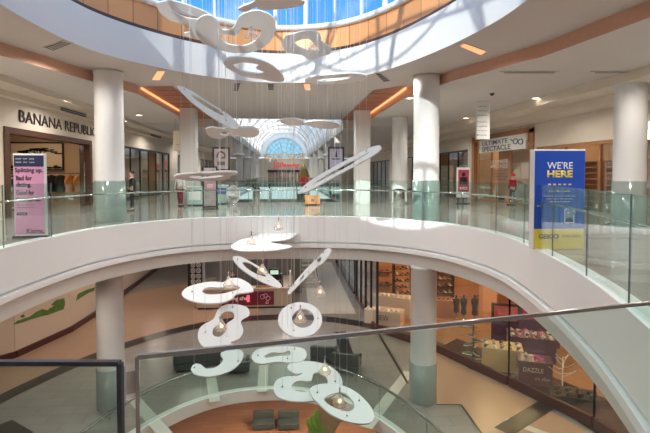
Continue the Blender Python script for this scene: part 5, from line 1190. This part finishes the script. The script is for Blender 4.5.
def block(name, label, cat, c, w, d, h, m, rot=0, top=None):
    t = thing(name, label, cat, c); Rm = Matrix.Rotation(rot, 3, 'Z'); mb = MB(); mb.obox(c + Z * (h - .05) / 2, Rm @ Vector((w / 2, 0, 0)), Rm @ Vector((0, d / 2, 0)), (0, 0, (h - .05) / 2)); mb.build('display_base', m, t, bevel=.01)
    mb = MB(); mb.obox(c + Z * (h - .025), Rm @ Vector((w / 2 + .02, 0, 0)), Rm @ Vector((0, d / 2 + .02, 0)), (0, 0, .025)); mb.build('display_top', top or m, t); return t, Rm
M_isl = mat('ivory_laminate', (.68, .58, .50), .4, noise=.03); M_yelw = mat('honey_laminate', (.72, .50, .22), .4, noise=.08); M_purp = mat('purple_gloss', (.10, .035, .10), .3, noise=.2)
WH, BK, PK, GD, RD = (.78, .76, .74), (.02, .02, .025), (.75, .08, .35), (.5, .36, .16), (.4, .03, .05)
# ivory islands left of the column
c1 = GZ(385, 25.2); t, Rm = block('display_island', 'ivory shoe island in the shoe shop, left of the lower right column, lower tier', 'display stand', c1, 2.0, .9, .75, M_isl, R(-28))
text('NEW', c1 + Rm @ Vector((0, -.455, .4)), Rm @ X, Z, .7, .28, M_ink, t, 'front_lettering')
for k in range(7): shoe('white trainer on the lower tier of the ivory shoe island', c1 + Rm @ Vector((-.8 + k * .26, -.15, .75)), R(60), (WH, (.75, .70, .66))[k % 2], grp='white trainers on the lower ivory island')
c2 = GZ(394, 26.5); t, Rm = block('display_island', 'taller ivory shoe island behind the lower one in the shoe shop', 'display stand', c2, 2.0, .8, 1.15, M_isl, R(-28))
for k in range(7): shoe('white trainer on the taller ivory island at the back', c2 + Rm @ Vector((-.8 + k * .26, -.1, 1.15)), R(60), WH, grp='white trainers on the taller ivory island')
t = thing('shoe_rack', 'tall black slatted shoe rack behind the ivory islands, beside the right lower column', 'shelves', GZ(404, 28.2)); q = t.location
for s_ in (-1, 1): mb = MB(); mb.box(q.x + s_ * .55 - .04, q.x + s_ * .55 + .04, q.y, q.y + .4, Z2, Z2 + 2.6); mb.build('upright', M_black, t)
for k in range(6): mb = MB(); mb.box(q.x - .51, q.x + .51, q.y, q.y + .38, Z2 + .4 + k * .38, Z2 + .44 + k * .38); mb.build('shelf', M_dark, t)
for k in range(6):
    for j in range(3): shoe('shoe on the tall black rack behind the ivory islands', q + Vector((-.32 + j * .32, .18, .44 + k * .38)), R(-90), (BK, WH, RD)[(k + j) % 3], grp='shoes on the black rack')
for k in range(2):
    zz = (.9, 1.7)[k]; q2 = GZ(381, 28.8); t = thing('wall_shelf', ('lower', 'upper')[k] + ' dark red shelf on the shoe shop back wall left of the black rack', 'shelf', Vector((q2.x, 29.6, Z2 + zz))); mb = MB(); mb.box(q2.x - 1.0, q2.x + 1.0, 29.55, 30, Z2 + zz, Z2 + zz + .05); mb.build('board', M_base, t)
    for s_ in (-.8, .8): mb = MB(); mb.box(q2.x + s_ - .03, q2.x + s_ + .03, 29.7, 30, Z2 + zz - .12, Z2 + zz); mb.build('bracket', M_dark, t)
    for j in range(6): shoe('shoe on the ' + ('lower', 'upper')[k] + ' dark red wall shelf in the shoe shop', Vector((q2.x - .8 + j * .31, 29.75, Z2 + zz + .05)), R(-80), (RD, PK, BK)[j % 3], grp=('lower', 'upper')[k] + ' wall shelf shoes')
# oak boxes right of the column
c = GZ(449, 26.3); t, Rm = block('display_box', 'oak display box at the back of the shoe shop, right of the lower right column', 'display stand', c, 1.25, .8, 1.0, M_oak, R(-15))
for k in range(5): shoe('dark shoe on the oak display box at the back', c + Rm @ Vector((-.5 + k * .25, -.1, 1.0)), R(70), (BK, RD)[k % 2], grp='shoes on the oak display box')
c = GZ(447, 28.8); t = thing('shelving_unit', 'dark red shelf unit behind the oak display box', 'shelves', Vector((c.x, 29.4, Z2)))
for s_ in (-1, 1): mb = MB(); mb.box(c.x + s_ * 1.0 - .03, c.x + s_ * 1.0 + .03, 29.4, 29.9, Z2, Z2 + 2.3); mb.build('side_panel', M_base, t)
for k in range(5): mb = MB(); mb.box(c.x - .97, c.x + .97, 29.4, 29.9, Z2 + .3 + k * .45, Z2 + .34 + k * .45); mb.build('shelf', M_base, t)
for k in range(5):
    for j in range(6): shoe('shoe on the dark red shelf unit behind the oak box', Vector((c.x - .8 + j * .32, 29.6, Z2 + .34 + k * .45)), R(-90), (BK, WH, GD)[(k * 2 + j) % 3], grp='shoes on the dark red shelf unit')
# dark mannequin torsos
def torso(label, px, d, h):
    q = GZ(px, d); t = thing('mannequin', label, 'mannequin', q); mb = MB(); vs = []
    pr = [(h * .38, .13, .09), (h * .45, .17, .11), (h * .58, .12, .09), (h * .76, .19, .12), (h * .86, .19, .10), (h * .89, .07, .06), (h * .97, .05, .05), (h, .02, .02)]
    for z, w, dd in pr:
        for k in range(14): a = 2 * PI * k / 14; vs.append(q + Vector((w * math.cos(a), dd * math.sin(a), z)))
    mb.add(vs, [(i * 14 + k, i * 14 + (k + 1) % 14, i * 14 + 14 + (k + 1) % 14, i * 14 + 14 + k) for i in range(7) for k in range(14)] + [tuple(range(13, -1, -1))], True); mb.build('torso', M_black, t)
    mb = MB(); mb.lathe([(.2, 0), (.2, .02), (.02, .04), (.02, h * .4)], q, 14); mb.build('stand', M_steel, t)
torso('black mannequin torso in the shoe shop, left one of two', 465, 24.6, 1.7); torso('black mannequin torso in the shoe shop, right one of two', 476, 24.4, 1.75); torso('brown mannequin torso left of the two black ones', 457.5, 25.2, 1.5)
mb = MB(); q = GZ(486, 25.5); mb.box(q.x - .1, q.x + .7, q.y, q.y + .5, Z2, -1.6); mb.build('column_shop', mat('peach_column', (.60, .38, .25), .5, noise=.05), kind='structure')
# shoe tree
q = GZ(475, 19.35); t = thing('shoe_tree', 'dark slim display tree hung with shoes just inside the shoe shop glass', 'display stand', q)
mb = MB(); mb.lathe([(.25, 0), (.25, .03), (.035, .06), (.03, 1.75), (0, 1.8)], q, 12); mb.build('pole', M_black, t)
arms_ = []
for k in range(10):
    a = k * 2.4; L = .26 - k * .006; z = .3 + k * .15; e = q + Vector((math.cos(a) * L, math.sin(a) * L, z + .04)); mb = MB(); mb.tube([q + Z * z, e], .012, 6); mb.lathe([(.05, 0), (.05, .012)], e - Z * .0, 8); mb.build('arm', M_black, t); arms_.append((e, a))
for k, (e, a) in enumerate(arms_): shoe('shoe perched on the slim dark display tree', e + Z * .012, a, (BK, (.12, .22, .08), BK, (.70, .28, .06), (.1, .12, .12))[k % 5], grp='shoes on the display tree')
# honey table with trainers, purple table, DAZZLE cube
c3 = GZ(504, 19.3); t, Rt = block('display_table', 'honey-coloured display table crowded with shoes in the shoe shop', 'table', c3, 1.55, .95, .95, M_yelw, R(-22))
for r_ in range(3):
    for k in range(5): shoe('trainer in the crowd on the honey-coloured display table', c3 + Rt @ Vector((-.62 + k * .31, -.3 + r_ * .3, .95)), R(50 + 20 * (k % 2)), (BK, WH, (.2, .2, .25), GD)[(k + r_) % 4], grp='shoes on the honey table')
c4 = GZ(533, 20.35); t, Rp = block('display_table', 'dark purple display table behind the DAZZLE cube', 'table', c4 + Z * 0, 1.9, 1.1, 1.05, M_purp, R(-22))
for r_ in range(3):
    for k in range(6): shoe('shoe on the dark purple display table', c4 + Rp @ Vector((-.78 + k * .31, -.38 + r_ * .34, 1.05)), R(50 + 25 * (k % 2)), (WH, PK, BK, RD, WH)[(k + r_ * 2) % 5], heel=.0 if (k + r_) % 2 else .05, grp='shoes on the dark purple table')
c5 = GZ(537, 18.0); t, Rd = block('display_cube', 'dark purple display cube lettered DAZZLE in the shoe shop', 'display stand', c5, 1.2, .8, .92, M_purp, R(-22))
text('DAZZLE', c5 + Rd @ Vector((-.08, -.405, .60)), Rd @ X, Z, .72, .17, mat('silver_letters', (.7, .68, .68), .3, .3), t, 'front_lettering', .02)
text('are afloat', c5 + Rd @ Vector((.25, -.405, .30)), Rd @ X, Z, .55, .14, MATS['silver_letters'], t, 'front_lettering', shear=.4)
shoe('shiny pink pump on top of the DAZZLE cube', c5 + Rd @ Vector((.15, -.15, .92)), R(10), PK, PK, .05)
shoe('silver heeled shoe on top of the DAZZLE cube, left of the pink pump', c5 + Rd @ Vector((-.3, 0, .92)), R(60), WH, GD, .09)
# framed pictures and magenta strip on a screen behind
q = GZ(527, 21.9); t = thing('display_screen', 'dark screen with a framed shoe picture and a magenta strip behind the shoe tables', 'screen', q); Rs = Matrix.Rotation(R(-22), 3, 'Z')
mb = MB(); mb.obox(q + Z * .95, Rs @ Vector((1.5, 0, 0)), Rs @ Vector((0, .06, 0)), (0, 0, .95)); mb.build('board', M_purp, t)
ns = Rs @ Vector((0, -1, 0))
mb = MB(); mb.obox(q + Rs @ Vector((-.85, -.07, 0)) + Z * 1.45, Rs @ Vector((.6, 0, 0)), Rs @ Vector((0, .02, 0)), (0, 0, .42)); mb.build('picture_frame', M_dark, t)
mb = MB(); mb.obox(q + Rs @ Vector((-.85, -.095, 0)) + Z * 1.45, Rs @ Vector((.53, 0, 0)), Rs @ Vector((0, .005, 0)), (0, 0, .35)); mb.build('picture', mat('red_shoe_print', (.45, .10, .10), .4, noise=.8, nscale=5), t)
mb = MB(); mb.obox(q + Rs @ Vector((.65, -.07, 0)) + Z * 1.5, Rs @ Vector((.75, 0, 0)), Rs @ Vector((0, .02, 0)), (0, 0, .25)); mb.build('magenta_strip', mat('magenta_print', (.5, .03, .2), .4), t)
# jewellery tree
q = GZ(566, 17.2); t = thing('jewellery_tree', 'white branching display tree right of the DAZZLE cube', 'display stand', q); mb = MB(); mb.lathe([(.22, 0), (.22, .03), (.02, .06), (.018, 1.3)], q, 12); mb.build('stem', M_whitep, t)
for k in range(11):
    a = k * 2.4; z = .55 + k * .07; L = .5 - k * .03; mb = MB(); e = q + Vector((math.cos(a) * L, math.sin(a) * L, z + .18)); mb.tube([q + Z * z, q + Vector((math.cos(a) * L * .5, math.sin(a) * L * .5, z + .05)), e], .012, 5); mb.lathe([(0, -.03), (.03, 0), (0, .03)], e, 6); mb.build('branch', M_whitep, t)
lowp = GZ(578, 16.6); t, Rl = block('display_plinth', 'low dark plinth with black shoes at the lower right of the shoe shop', 'display stand', lowp, 1.5, .9, .22, M_dark, R(-25))
for r_ in range(2):
    for k in range(4): shoe('black shoe on the low dark plinth at the lower right', lowp + Rl @ Vector((-.52 + k * .35, -.2 + r_ * .4, .22)), R(40), BK, BK, grp='black shoes on the low plinth')
